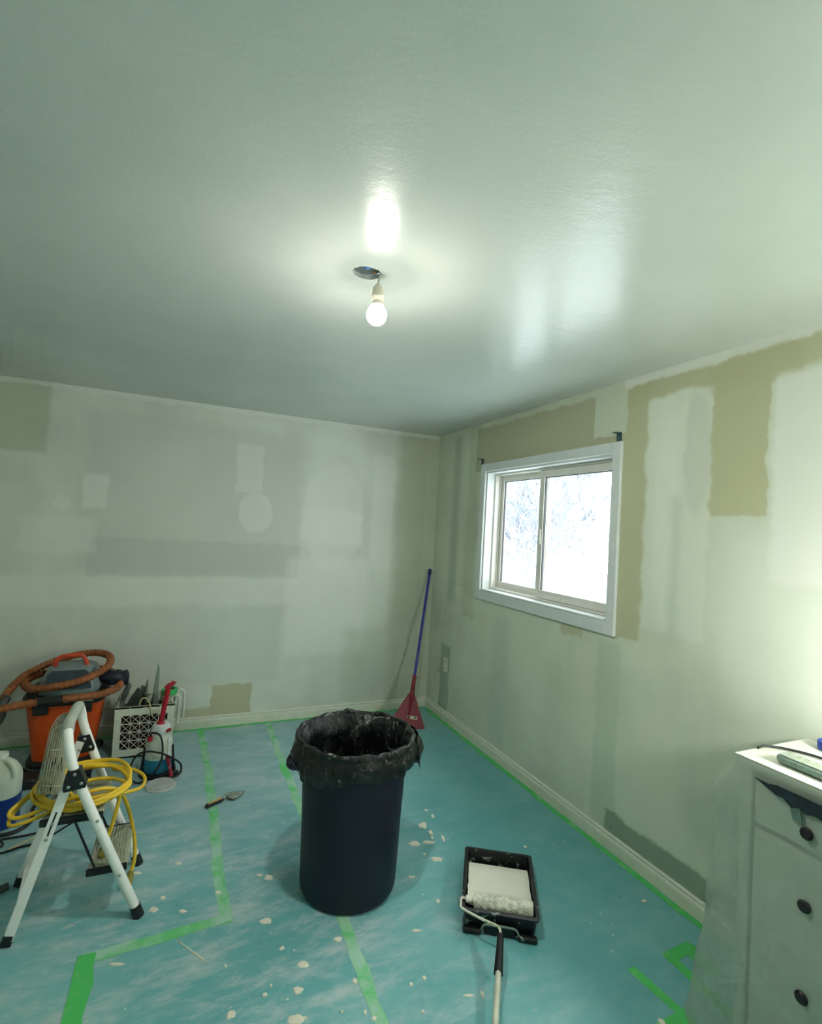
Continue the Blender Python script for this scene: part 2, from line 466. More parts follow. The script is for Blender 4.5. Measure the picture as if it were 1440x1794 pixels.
# curtain bracket stubs at the two upper casing corners
m_zinc = mat('zinc_mat', S(92, 118, 128), 0.35, 0.7)
def bracket(y, z, label):
    t = thing('curtain_bracket', label, 'bracket', (0, y, z), 'leftover curtain rod brackets')
    MB().box((-0.002, y, z), (0.004, 0.034, 0.046), bev=0.001).build('plate', m_zinc, t)
    MB().box((-0.022, y, z+0.018), (0.040, 0.028, 0.004), bev=0.001).build('arm', m_zinc, t)
    MB().lathe([(0.005,0),(0.005,0.003),(0.002,0.005)], (-0.004, y, z-0.008), 10, ((0,1,0),(0,0,1),(-1,0,0))).build('screw', m_zinc, t)
bracket(WY1+0.075, WZ1+0.085, 'small steel curtain bracket at the window corner nearest the room corner')
bracket(WY0-0.028, WZ1+0.090, 'small steel curtain bracket above the window beside the tan paint band')

# ------------------------------------------------------------------ outdoors: snow, bare trees, roofs
m_snow = mat('snow_mat', S(246, 249, 252), 0.9, var=0.02, scale=0.4)
m_bark = mat('frosted_bark_mat', S(150, 155, 163), 0.9, var=0.10, scale=5)
sn = MB(); rows = []
for j in range(24):
    rows.append([(1.5+i*2.2, -22+j*4.0, -2.9+0.35*nz(i*0.35, j*0.4, 1.0)) for i in range(30)])
sn.grid(rows); g = sn.build('snowy_ground', m_snow, smooth=True); struct(g)
def tree(x, y, hgt, seed, label, spread=0.55, depth=4):
    rr = random.Random(seed); mb = MB(); z0 = -3.0
    def br(p, d, L, r, lev):
        q = p; pts = [q]; rad = [r]
        for s_ in range(3):
            d = (d + Vector((rr.gauss(0,.10), rr.gauss(0,.10), rr.gauss(0.02,.06)))).normalized()
            q = q + d*L/3; pts.append(q); rad.append(r*(1-0.16*(s_+1)))
        mb.tube(pts, [max(q_, 0.0015*(x+2)*(1.0 if lev > 1 else 1.3)) for q_ in rad], 5 if lev < 2 else 3, caps=False)
        if lev >= depth: return
        for c_ in range(3 if lev < 1 else 4):
            t = rr.uniform(0.35, 1.0) if c_ else 1.0
            s0 = pts[min(3, max(1, int(round(t*3))))]
            ax = Vector((rr.gauss(0,1), rr.gauss(0,1), rr.gauss(0,.4))).normalized()
            nd = (d + ax*spread*rr.uniform(.6, 1.2)).normalized()
            br(s0, nd, L*rr.uniform(.58,.78), r*0.55, lev+1)
    br(Vector((x,y,z0)), Vector((0,0,1)), hgt*0.34, 0.009*hgt, 0)
    o = mb.build('bare_tree', m_bark, org=(x,y,z0)); setp(o, label, 'tree', 'snowy bare trees outside the window')
def at(x, slope): return x, -4.19+slope*(x+2.11)
tree(*at(7.4, 1.33), 6.6, 3, 'bare snowy tree standing nearest behind the left pane')
tree(*at(9.6, 1.46), 8.5, 11, 'bare tree at the left edge of the left pane')
tree(*at(6.6, 1.09), 4.9, 8, 'low spreading bare tree in the lower right pane', spread=0.85)
tree(*at(10.6, 1.215), 9.5, 5, 'bare snowy tree just right of the meeting stile', depth=5)
tree(*at(16.0, 1.39), 14, 23, 'distant tall bare tree behind the left pane', depth=5)
tree(*at(19.0, 1.05), 15, 21, 'large bare tree farther off in the right pane', depth=5)
tree(*at(8.2, 1.02), 7.4, 31, 'bare tree at the right edge of the right pane')
tree(*at(6.9, 1.43), 4.6, 37, 'small shrubby bare tree low in the left pane', spread=0.8)
m_siding = mat('pale_siding_mat', S(206, 204, 206), 0.8)
def cabin(x, y, w, d, zb, hw, hr, label):
    t = thing('house', label, 'house', (x, y, zb))
    MB().box((x, y, zb+hw/2), (d, w, hw)).build('wall', m_siding, t)
    MB().prism([(x-d/2-.3, y-w/2-.3, zb+hw-.1), (x, y-w/2-.3, zb+hw+hr), (x+d/2+.3, y-w/2-.3, zb+hw-.1)], (0, w+.6, 0)).build('roof', m_snow, t)
    MB().box((x-d/2-0.02, y, zb+hw*0.55), (0.05, w*0.3, hw*0.4)).build('window', mat('far_window_mat', S(176,182,190), 0.3), t)
cabin(*at(15.0, 1.15), 3.6, 5.0, -3.0, 2.1, 1.1, 'snow-covered low house behind the trees in the right pane')

# ------------------------------------------------------------------ wall outlet
m_plate = mat('outlet_mat', S(222, 226, 204), 0.4, var=0.03); m_dark = mat('dark_slot_mat', S(40, 44, 42), 0.5)
t = thing('wall_outlet', 'cream wall outlet low on the right wall near the corner', 'outlet', (0, -0.335, 0.453))
MB().box((-0.004, -0.335, 0.453), (0.008, 0.074, 0.120), bev=0.003).build('cover_plate', m_plate, t)
for dz in (-0.028, 0.028):
    r_ = MB().box((-0.0095, -0.335, 0.453+dz), (0.004, 0.034, 0.030), bev=0.0015).build('receptacle', m_plate, t)
    for dy in (-0.007, 0.007): MB().box((-0.0118, -0.335+dy, 0.453+dz+0.003), (0.001, 0.003, 0.010)).build('slot', m_dark, r_)

# ------------------------------------------------------------------ floor tape and dried compound splashes
def strip(pts, w, label, wob=0.004, seed=0, z=0.0012, tm=None):
    P = [Vector((*p, 0)) for p in pts]; rr = random.Random(seed)
    dense = []
    for i in range(len(P)-1):
        m = max(2, int((P[i+1]-P[i]).length/0.06))
        dense += [P[i].lerp(P[i+1], q/m) for q in range(m)]
    dense.append(P[-1]); mb = MB(); L = []; Rr = []
    for i, p in enumerate(dense):
        d = (dense[min(i+1, len(dense)-1)]-dense[max(i-1, 0)]).normalized(); nn = Vector((-d.y, d.x, 0))
        j = rr.uniform(-wob, wob)
        L.append(p+nn*(w/2+rr.uniform(-wob, wob))+nn*j); Rr.append(p-nn*(w/2+rr.uniform(-wob, wob))+nn*j)
    n = len(dense)
    vs = [Vector((q.x, q.y, 0.0002)) for q in L]+[Vector((q.x, q.y, 0.0002)) for q in Rr]+[Vector((q.x, q.y, z)) for q in L]+[Vector((q.x, q.y, z)) for q in Rr]
    fs = []
    for i in range(n-1):
        fs += [(2*n+i, 2*n+i+1, 3*n+i+1, 3*n+i), (i, n+i, n+i+1, i+1), (i, i+1, 2*n+i+1, 2*n+i), (n+i, 3*n+i, 3*n+i+1, n+i+1)]
    fs += [(0, 2*n, 3*n, n), (n-1, 2*n-1, 4*n-1, 3*n-1)]
    mb.add(vs, fs)
    o = mb.build('green_tape', tm or m_tape, org=(dense[n//2].x, dense[n//2].y, 0)); setp(o, label, 'tape', 'green tape strips on the floor')
strip([(-1.395,-0.03),(-1.405,-0.7),(-1.41,-1.6),(-1.418,-2.3),(-1.43,-2.75),(-1.44,-3.6)], 0.046, 'long straight green tape strip running under the black garbage can', seed=1, tm=m_tape_old)
strip([(-1.885,-0.03),(-1.86,-0.75),(-1.857,-1.3),(-1.862,-1.75),(-1.85,-2.045)], 0.046, 'green tape strip passing under the trowel to the back baseboard', seed=2, tm=m_tape_old)
strip([(-1.83,-2.012),(-2.05,-2.035),(-2.33,-2.052)], 0.046, 'short crosswise green tape strip in front of the ladder', seed=3, z=0.0016, tm=m_tape_old)
strip([(-2.318,-2.03),(-2.322,-2.3),(-2.32,-2.9)], 0.062, 'broad green tape strip at the bottom left of the floor', seed=4, z=0.0020)
strip([(-0.030,-0.06),(-0.034,-1.0),(-0.034,-2.0),(-0.036,-3.05)], 0.032, 'narrow green tape along the right wall baseboard', seed=5, z=0.0010)
strip([(-0.06,-0.030),(-1.0,-0.032),(-2.1,-0.033),(-3.4,-0.034)], 0.030, 'narrow green tape along the back wall baseboard', seed=6, z=0.0014)
strip([(-0.478,-2.765),(-0.462,-2.95),(-0.45,-3.3)], 0.040, 'green tape strip on the floor left of the tape patch by the dresser', seed=7)
strip([(-0.295,-2.765),(-0.300,-2.95),(-0.31,-3.08)], 0.044, 'green tape strip leading under the plastic sheet on the dresser', seed=8)
strip([(-0.31,-2.782),(-0.16,-2.775)], 0.050, 'short green tape piece at the top of the patch by the dresser', seed=9, z=0.0016)
strip([(-0.18,-2.765),(-0.20,-2.91)], 0.060, 'wide green tape piece nearest the right wall by the dresser', seed=10, z=0.0020)
strip([(-0.62,-2.985),(-0.44,-2.975)], 0.05, 'green tape piece crossing low beside the paint roller pole', seed=11, z=0.0016)

def splash(x, y, a, b, rot, seed):
    mb = MB(); n = 14; cs, sn_ = math.cos(rot), math.sin(rot)
    ring_ = []
    for k_ in range(n):
        t_ = 2*math.pi*k_/n; e = 1+0.45*nz(math.cos(t_)*1.5+seed, math.sin(t_)*1.5, seed*0.7)
        u_, v_ = math.cos(t_)*a*e, math.sin(t_)*b*e; ring_.append((x+u_*cs-v_*sn_, y+u_*sn_+v_*cs))
    vs = [(*p, 0.0002) for p in ring_]+[(x+(p[0]-x)*.8, y+(p[1]-y)*.8, 0.0035) for p in ring_]
    mb.add(vs, [(i, (i+1) % n, n+(i+1) % n, n+i) for i in range(n)]+[tuple(range(n, 2*n)), tuple(range(n))[::-1]])
    mb.build('plaster_splash', m_splash, fl, smooth=True)
SPL = [(-1.704, -2.086, 0.0316, 0.018, -0.32), (-1.612, -2.335, 0.0266, 0.017, -0.35), (-1.65, -2.43, 0.0212, 0.0193, -0.34), (-1.678, -2.53, 0.031, 0.0229, -0.36), (-1.867, -2.443, 0.0171, 0.0176, -0.36),
       (-1.659, -1.834, 0.0225, 0.0216, -0.36), (-1.693, -1.807, 0.018, 0.011, -0.34), (-1.871, -1.859, 0.0146, 0.0147, -0.28), (-2.008, -1.923, 0.018, 0.0123, -0.34), (-2.117, -1.874, 0.0225, 0.0183, -0.36),
       (-2.084, -1.815, 0.0139, 0.0131, -0.37), (-2.027, -1.606, 0.0231, 0.0124, -0.31), (-0.827, -1.687, 0.0285, 0.0319, -0.32), (-0.746, -1.561, 0.0136, 0.0113, -0.3), (-0.737, -1.624, 0.0126, 0.0221, -0.32),
       (-0.818, -1.76, 0.0149, 0.0254, -0.34), (-0.939, -1.817, 0.037, 0.0282, -0.33), (-0.861, -1.833, 0.0411, 0.0142, -0.32), (-0.778, -1.826, 0.0114, 0.0341, -0.27), (-0.884, -1.963, 0.0361, 0.0219, -0.34),
       (-0.925, -1.912, 0.0117, 0.0089, -0.35), (-1.053, -2.041, 0.019, 0.0111, -0.32), (-1.008, -2.216, 0.0098, 0.0134, -0.42), (-1.161, -2.333, 0.0225, 0.0085, -0.36), (-1.28, -2.544, 0.0073, 0.0098, -0.28),
       (-1.226, -2.537, 0.0095, 0.012, -0.32), (-1.284, -2.65, 0.0076, 0.0054, -0.4), (-0.83, -1.803, 0.0095, 0.0145, -0.32), (-1.114, -2.652, 0.0234, 0.0067, -0.35), (-1.064, -2.664, 0.0073, 0.0203, -0.28),
       (-0.41, -2.025, 0.0117, 0.0096, -0.35), (-0.141, -2.523, 0.0158, 0.0104, -0.32), (-1.464, -2.269, 0.019, 0.0145, -0.32), (-1.46, -2.463, 0.0117, 0.0136, -0.35), (-1.67, -2.239, 0.0108, 0.0128, -0.38),
       (-1.757, -2.409, 0.0095, 0.0092, -0.32), (-1.442, -2.616, 0.0108, 0.0117, -0.38), (-0.555, -2.964, 0.0158, 0.0183, -0.32), (-1.732, -2.381, 0.0063, 0.006, -0.32), (-1.869, -2.246, 0.0054, 0.0074, -0.38),
       (-1.649, -2.537, 0.0063, 0.0063, -0.32), (-1.463, -2.586, 0.0073, 0.0107, -0.28), (-1.533, -2.557, 0.0054, 0.0059, -0.38), (-1.978, -2.143, 0.1252, 0.003, -0.97), (-2.192, -1.618, 0.0288, 0.0109, -0.35),
       (-2.219, -2.112, 0.0342, 0.0071, -0.36)]
for i, (x, y, a, b, ro) in enumerate(SPL): splash(x, y, a*0.82, b*0.78, ro, i*1.37)

# ------------------------------------------------------------------ ceiling lamp
m_steel = mat('steel_mat', S(150, 160, 160), 0.3, 0.9); m_wire_b = mat('blue_wire_mat', S(60, 110, 170), 0.4); m_wire_w = mat('white_wire_mat', S(225, 222, 210), 0.4); m_wire_k = mat('black_wire_mat', S(25, 25, 28), 0.4)
m_copper = mat('copper_mat', S(190, 130, 80), 0.35, 0.8)
t = thing('ceiling_box', 'open steel junction box with loose wires in the ceiling hole', 'junction box', (HX, HY, H+0.003))
mb = MB(); bx_n = 8
mb.lathe([(0.052, 0.017), (0.052, 0.06), (0.0, 0.06)], (HX, HY, H), bx_n); mb.build('box', m_steel, t)
def wire(pts, r, m): MB().tube(spline(pts, 6), r, 8).build('wire', m, t)
wire([(HX+0.03, HY, H+0.055), (HX+0.01, HY-0.02, H+0.02), (HX-0.01, HY-0.015, H+0.012), (HX-0.005, HY+0.02, H+0.04)], 0.008, m_wire_b)
wire([(HX-0.03, HY+0.01, H+0.055), (HX-0.03, HY-0.01, H+0.014), (HX-0.015, HY-0.02, H+0.03), (HX-0.01, HY+0.01, H+0.05)], 0.006, m_wire_k)
wire([(HX+0.01, HY+0.03, H+0.055), (HX+0.03, HY+0.01, H+0.014), (HX+0.02, HY+0.025, H+0.03)], 0.004, m_copper)
BX, BY, BZ = -1.556, -2.552, 2.306
lt = thing('hanging_bulb', 'lit bare bulb hanging in a white socket from the ceiling hole', 'light bulb', (BX, BY, BZ))
MB().tube(spline([(HX+0.015, HY+0.005, H+0.058), (BX+0.004, BY, H+0.02), (BX, BY, H-0.02), (BX, BY, H-0.036)], 8), 0.004, 8).build('cable', m_wire_w, lt)
m_socket = mat('socket_mat', S(242, 234, 216), 0.5, var=0.04)
MB().lathe([(0.0, 2.407), (0.010, 2.407), (0.014, 2.400), (0.019, 2.396), (0.0195, 2.375), (0.021, 2.372), (0.021, 2.362), (0.019, 2.358), (0.019, 2.352), (0.0, 2.352)], (BX, BY, 0), 24).build('socket', m_socket, lt, smooth=True)
MB().lathe([(0.0, 2.3525), (0.017, 2.3525), (0.0185, 2.346), (0.021, 2.336), (0.0, 2.335)], (BX, BY, 0), 28).build('bulb_collar', m_socket, lt, smooth=True)
def litmat(name, c, e):
    k = NT(name); k.p.inputs['Emission Color'].default_value = c; k.p.inputs['Emission Strength'].default_value = e
    k.color(S(255, 252, 240)); k.rough(k.mapr(k.noise(10), 0, 1, 0.4, 0.5)); return k.m
rb, bc = 0.0345, BZ-0.003
MB().lathe([(0.0, 2.335), (0.020, 2.335)]+[(rb*math.sin(a_), bc+rb*math.cos(a_)) for a_ in [0.70+i*(1.88-0.70)/5 for i in range(6)]]+[(0.0, bc+rb*math.cos(1.88))], (BX, BY, 0), 24).build('bulb_shoulder', litmat('bulb_shoulder_mat', (1.0, 0.97, 0.89, 1), 22.0), lt, smooth=True)
MB().lathe([(0.0, bc+rb*math.cos(1.88)-0.0004)]+[(rb*math.sin(a_), bc+rb*math.cos(a_)) for a_ in [1.88+i*(math.pi-1.88)/8 for i in range(9)]], (BX, BY, 0), 20).build('glass_bulb', litmat('lit_bulb_mat', (1.0, 0.97, 0.89, 1), BULB), lt, smooth=True)

# ------------------------------------------------------------------ garbage can and its bag
CX, CY = -1.338, -1.98
m_can = mat('can_mat', S(11, 16, 38), 0.5, var=0.12, scale=6)
t = thing('garbage_can', 'tall dark navy round plastic garbage can in the middle of the floor', 'garbage can', (CX, CY, 0))
prof = [(0.0,0.004),(0.185,0.0),(0.198,0.004),(0.207,0.018),(0.211,0.04),(0.219,0.30),(0.228,0.52),(0.230,0.555),(0.240,0.558),(0.241,0.60),(0.248,0.604),(0.249,0.648),(0.255,0.652),(0.255,0.660),(0.247,0.660),(0.240,0.60),(0.232,0.59),(0.222,0.50),(0.205,0.04),(0.0,0.02)]
MB().lathe(prof, (CX, CY, 0), 72).build('body', m_can, t, smooth=True)
for ang in (math.radians(171), math.radians(-9)):
    d = Vector((math.cos(ang), math.sin(ang), 0)); e = Vector((-d.y, d.x, 0)); c0 = Vector((CX, CY, 0))
    hb = MB()
    path = [c0+d*0.243+e*0.075+Vector((0,0,.560)), c0+d*0.268+e*0.068+Vector((0,0,.552)), c0+d*0.286+e*0.035+Vector((0,0,.545)), c0+d*0.290+Vector((0,0,.543)), c0+d*0.286-e*0.035+Vector((0,0,.545)), c0+d*0.268-e*0.068+Vector((0,0,.552)), c0+d*0.243-e*0.075+Vector((0,0,.560))]
    hb.tube(spline(path, 5), 0.010, 8)
    hb.box(c0+d*0.262+Vector((0,0,.566)), (0.040, 0.13, 0.008), (d, e, Vector((0,0,1))), 0.003)
    hb.build('handle', m_can, t, smooth=True)
# bag: folded over the rim, down outside, wrinkled lining inside
k = NT('bag_mat')
m_ = k.mapr(k.noise(11, 6, 0.7, dist=1.4), 0.58, 0.70)
k.color(k.mix(k.math('MULTIPLY', m_, 0.5), S(11, 15, 17), S(205, 212, 200))); k.rough(k.mapr(k.noise(7, 4), 0.3, 0.7, 0.14, 0.32))
k.p.inputs['Specular IOR Level'].default_value = 0.6
k.bump(k.noise(13, 6, 0.62, vec=k.scaled(1, 1, 0.5), dist=0.8), 0.9, 0.035); m_bag = k.m
bag = thing('garbage_bag', 'black plastic bag lining the navy can, folded over its rim', 'garbage bag', (CX, CY, 0.03))
def bagpt(th, r, z, amp, sd):
    x_, y_ = math.cos(th), math.sin(th)
    w_ = nz(x_*3.1+sd, y_*3.1, z*4)*amp + nz(x_*9+sd, y_*9, z*9)*amp*0.45 + amp*0.35*math.sin(th*23+4*nz(x_*2, y_*2, sd))
    return Vector((CX+x_*(r+w_), CY+y_*(r+w_), z))
NT_ = 144
def hem(th): return 0.525+0.022*nz(math.cos(th)*1.6, math.sin(th)*1.6, 8.1)+0.010*nz(math.cos(th)*6, math.sin(th)*6, 2.1)+0.030*math.cos(th+1.15)+0.050*math.exp(-((th-math.radians(176))/0.30)**2)
rows = []
def rowf(f): rows.append([f(2*math.pi*i/NT_) for i in range(NT_+1)])
for s_ in range(7):
    q = s_/6
    rowf(lambda th, q=q: bagpt(th, 0.268-0.006*q+0.010*math.sin(q*3.1), hem(th)*(1-q)+0.648*q, 0.0105*(1.2-q*0.7), 1.0))
for a_ in (0.35, 0.9, 1.57, 2.2, 2.8):
    rowf(lambda th, a_=a_: bagpt(th, 0.2555+0.0125*math.cos(a_), 0.653+0.017*math.sin(a_)+0.010*nz(math.cos(th)*3, math.sin(th)*3, 5)+0.005*nz(math.cos(th)*11, math.sin(th)*11, 5), 0.0055, 1.0))
MB().grid(rows).build('fold', m_bag, bag, smooth=True, angle=1.3)
rows = []
for s_ in range(22):
    q = s_/21
    rowf(lambda th, q=q: bagpt(th, 0.2405-0.006*math.sin(q*1.5)-0.040*q-0.024*min(1, q*12), 0.658-0.61*q, 0.003+0.013*min(1, q*3), 3.0))
rows.append([Vector((CX, CY, 0.045))]*(NT_+1))
MB().grid(rows).build('lining', m_bag, bag, smooth=True, angle=1.3)
# a loose bag corner sticking out on the far right
mb = MB(); th0 = math.radians(-2); rows = []
for i in range(9):
    th = th0+math.radians(-22+i*6.5); q = i/8
    rows.append([bagpt(th, 0.272+0.004*j+0.052*math.sin(q*math.pi)*(1-abs(j-2.5)/3.6), 0.650-0.024*j, 0.005, 6.0+j) for j in range(7)])
mb.grid(rows).build('loose_corner', m_bag, bag, smooth=True, angle=1.3)

# ------------------------------------------------------------------ long-handled dustpan in the corner
m_red = mat('red_plastic_mat', S(128, 18, 38), 0.42, var=0.08); m_blue = mat('blue_handle_mat', S(44, 52, 158), 0.35, var=0.06)
top = Vector((-0.047, -0.036, 1.232)); base = Vector((-0.385, -0.462, 0.010))
dv_ = (top-base).normalized(); ev = Vector((0.99, -0.13, 0)).normalized(); ev = (ev-dv_*ev.dot(dv_)).normalized(); nv = ev.cross(dv_)
if nv.y > 0: nv = -nv
t = thing('dustpan', 'red plastic dustpan with a long blue handle leaning in the room corner', 'dustpan', (base.x, base.y, 0))
MB().tube([base+dv_*0.36, top-dv_*0.05], 0.0115, 14).build('handle', m_blue, t, smooth=True)
MB().tube([top-dv_*0.055, top-dv_*0.004, top], [0.0145, 0.0145, 0.010], 14).build('grip', mat('grip_mat', S(30, 38, 104), 0.5), t, smooth=True)
MB().lathe([(0.016, 0), (0.019, 0.004), (0.019, 0.02), (0.015, 0.15), (0.0165, 0.155), (0.0165, 0.17), (0.0, 0.17)], base+dv_*0.235, 16, (ev, nv, dv_)).build('socket', m_red, t, smooth=True)
hw0, hw1, pl = 0.152, 0.018, 0.27
P = lambda u_, v_, w_: base+ev*u_+dv_*v_+nv*w_
mb = MB()
outl = [(-hw0, 0.0), (hw0, 0.0), (hw1+0.004, pl*0.96), (hw1-0.004, pl), (-hw1+0.004, pl), (-hw1-0.004, pl*0.96)]
mb.prism([P(u_, v_, 0.0) for u_, v_ in outl], nv*-0.006)
mb.build('pan', m_red, t)
for sg in (-1, 1):
    MB().bar(P(sg*hw0, 0.002, -0.010), P(sg*hw1, pl*0.97, -0.012), 0.010, 0.022, nv, 0.002).build('side_wall', m_red, t)
MB().tube([P(0, 0.06, 0.004), P(0, pl-0.02, 0.010)], [0.004, 0.014], 10).build('rib', m_red, t, smooth=True)
lb = MB().box(P(0.030, 0.085, 0.0012), (0.080, 0.024, 0.0024), (ev, dv_, nv)).build('sticker', mat('sticker_mat', S(214, 202, 176), 0.5, var=0.05), t)
for u_ in (0.004, 0.012, 0.052): MB().box(P(u_, 0.085, 0.0029), (0.006 if u_ < .02 else .016, 0.014, 0.0012), (ev, dv_, nv)).build('print', m_dark, lb)

# ------------------------------------------------------------------ paint tray and roller
TC = Vector((-0.752, -2.292, 0)); el = Vector((0.535, 0.845, 0)).normalized(); ew = Vector((el.y, -el.x, 0)); uz = Vector((0, 0, 1))
TL, TW = 0.205, 0.150
T3 = lambda w_, l_, z_: TC+ew*w_+el*l_+uz*z_
m_tray = spattered('tray_mat', S(17, 21, 24), S(150, 166, 152), 0.4, 22, 0.60, 0.66)
m_tray_in = mat('tray_inner_mat', S(14, 17, 20), 0.35)
m_paint = mat('wet_paint_mat', S(236, 234, 220), 0.30, var=0.02)
t = thing('paint_tray', 'black paint tray filled with off-white paint on the floor', 'paint tray', TC)
mb = MB()
def rrect(hw, hl, z, rad=0.018, n=5):
    out = []
    for (sx, sy, a0) in ((1,1,0),(-1,1,90),(-1,-1,180),(1,-1,270)):
        for i in range(n+1):
            a_ = math.radians(a0+90*i/n); out.append(T3(sx*(hw-rad)+rad*math.cos(a_), sy*(hl-rad)+rad*math.sin(a_), z))
    return out
loops = [rrect(TW-0.012, TL-0.010, 0.002), rrect(TW-0.004, TL-0.004, 0.074), rrect(TW+0.004, TL+0.004, 0.074), rrect(TW+0.005, TL+0.005, 0.080), rrect(TW-0.010, TL-0.010, 0.081), rrect(TW-0.018, TL-0.018, 0.012)]
nn_ = len(loops[0]); vs = [p for l_ in loops for p in l_]
mb.add(vs, [(j*nn_+i, j*nn_+(i+1) % nn_, (j+1)*nn_+(i+1) % nn_, (j+1)*nn_+i) for j in range(len(loops)-1) for i in range(nn_)]+[tuple(range(nn_))[::-1], tuple(5*nn_+i for i in range(nn_))])
mb.build('shell', m_tray, t)
# ribs on the inner far wall
for w_ in (-0.085, -0.03, 0.02, 0.085): MB().bar(T3(w_, TL-0.0165, 0.016), T3(w_, TL-0.010, 0.078), 0.004, 0.004, el).build('rib', m_tray_in, t)
# ladder-hook lip on the near end, a raised arch
lip = MB().tube(spline([T3(-0.075, -TL-0.010, 0.010), T3(-0.062, -TL-0.014, 0.040), T3(-0.03, -TL-0.016, 0.046), T3(0.03, -TL-0.016, 0.046), T3(0.062, -TL-0.014, 0.040), T3(0.075, -TL-0.010, 0.010)], 6), 0.0045, 8).build('hook_lip', mat('lip_mat', S(120, 140, 128), 0.45), t, smooth=True)
MB().box(T3(0, -TL-0.006, 0.022), (0.12, 0.010, 0.036), (ew, el, uz), 0.003).build('hook_pocket', m_tray_in, t)
for sw in (-1, 1): MB().box(T3(sw*0.108, -TL-0.010, 0.012), (0.075, 0.026, 0.022), (ew, el, uz), 0.006).build('foot', m_tray, t)
# paint: flat pool, creeping up the sides, crusty towards the roller
mb = MB(); rows = []
for j in range(26):
    l_ = 0.158-0.305*j/25; row = []
    for i in range(22):
        w_ = -0.1325+0.265*i/21
        z_ = 0.046+0.006*min(1, j/4.0) - (0.014 if j == 0 else 0)
        if j > 17: z_ += 0.004+0.006*abs(nz(i*0.9, j*0.9, 2))
        e_ = min(i, 21-i); z_ += 0.010*max(0, 1-e_/1.5)*(j > 3)
        row.append(T3(w_+0.004*nz(j*0.4, i*0.1, 1)*(e_ == 0), l_+(0.012*nz(i*0.35, 0, 3) if j == 0 else 0), z_))
    rows.append(row)
mb.grid(rows); mb.build('paint', m_paint, t, smooth=True)
# roller
k = NT('roller_nap_mat'); k.color(k.mix(k.mapr(k.noise(40, 5, 0.6), 0.42, 0.6), S(194, 199, 183), S(234, 232, 218))); k.rough(0.7); k.bump(k.noise(70, 4), 0.9, 0.01); m_nap = k.m
m_wirew = spattered('roller_wire_mat', S(222, 222, 206), S(176, 190, 140), 0.4, 30)
t = thing('paint_roller', 'paint roller on a long white extension pole resting in the tray', 'paint roller', T3(0, -0.15, 0.05))
mb = MB(); rows = []
for i in range(31):
    w_ = -0.105+0.235*i/30; row = []
    for k_ in range(25):
        a_ = 2*math.pi*k_/24; rr_ = 0.029+0.0035*nz(w_*60, math.cos(a_)*2.5, math.sin(a_)*2.5)
        row.append(T3(w_, -0.152+rr_*math.cos(a_), 0.081+rr_*math.sin(a_)))
    rows.append(row)
mb.grid(rows)
mb.add(rows[0][:-1], [tuple(range(24))]); mb.add(rows[-1][:-1], [tuple(range(24))])
mb.build('sleeve', m_nap, t, smooth=True, angle=1.2)
MB().lathe([(0.0, 0), (0.012, 0), (0.014, 0.004), (0.014, 0.03), (0.0, 0.03)], T3(-0.108, -0.152, 0.084), 14, (el, uz, -ew)).build('end_cap', mat('end_cap_mat', S(238, 238, 224), 0.4), t, smooth=True)
hs = Vector((-0.933, -2.571, 0.098))
pth = [T3(-0.115, -0.152, 0.084), T3(-0.150, -0.152, 0.086), T3(-0.157, -0.160, 0.088), T3(-0.157, -0.195, 0.091), T3(-0.150, -0.222, 0.093), T3(-0.08, -0.262, 0.095), T3(-0.030, -0.284, 0.097), T3(-0.008, -0.300, 0.098), hs]
MB().tube(spline(pth, 5), 0.0048, 10).build('wire_frame', m_wirew, t, smooth=True)
he = Vector((-1.004, -2.666, 0.052)); pd = (he-hs).normalized()
m_grip = spattered('roller_grip_mat', S(22, 25, 28), S(200, 206, 190), 0.5, 26, 0.68, 0.72)
L_ = (he-hs).length
MB().tube([hs-pd*0.002, hs+pd*0.006, hs+pd*L_*0.35, hs+pd*L_*0.8, he], [0.010, 0.0125, 0.0135, 0.0155, 0.0165], 16).build('grip', m_grip, t, smooth=True)
pe = he+Vector((-0.104, -0.140, 0)).normalized()*0.95; pe.z = 0.012
MB().tube([he-pd*0.02, he.lerp(pe, 0.3), pe], [0.0105, 0.0105, 0.0105], 14).build('extension_pole', mat('pole_mat', S(204, 206, 186), 0.35), t, smooth=True)

# ------------------------------------------------------------------ step ladder
m_white = mat('white_tube_mat', S(246, 248, 244), 0.35, var=0.04); m_blk = mat('black_plastic_mat', S(26, 32, 36), 0.45)
m_rivet = mat('rivet_mat', S(190, 196, 194), 0.3, 0.8)
k = NT('clear_plastic_mat'); k.color(k.mix(k.mapr(k.noise(30, 3), 0.3, 0.7), S(168, 178, 152), S(198, 202, 180))); k.rough(0.4); k.p.inputs['Transmission Weight'].default_value = 0.22; m_tread = k.m
yn, yf = -1.890, -1.549
lad = thing('step_ladder', 'white tubular folding step ladder with black fittings and a ribbed tray', 'step ladder', (-2.40, -1.72, 0))
fr = [(-2.178, yn, 0.03), (-2.29, yn, 0.285), (-2.412, yn, 0.573), (-2.440, yn+0.006, 0.66), (-2.454, yn+0.022, 0.725), (-2.460, yn+0.060, 0.752), (-2.462, yn+0.11, 0.757),
      (-2.462, yf-0.11, 0.757), (-2.460, yf-0.055, 0.748), (-2.456, yf-0.018, 0.715), (-2.446, yf-0.004, 0.655), (-2.420, yf, 0.577), (-2.31, yf, 0.285), (-2.202, yf, 0.03)]
MB().tube(spline(fr, 6), 0.0172, 16).build('front_rail', m_white, lad, smooth=True)
MB().tube([(-2.457, yn+0.034, 0.738), (-2.460, yn+0.060, 0.752), (-2.462, yn+0.085, 0.757), (-2.462, yf-0.09, 0.757), (-2.461, yf-0.06, 0.752)], 0.0205, 16).build('hand_grip', mat('grey_grip_mat', S(176, 184, 172), 0.45), lad, smooth=True)
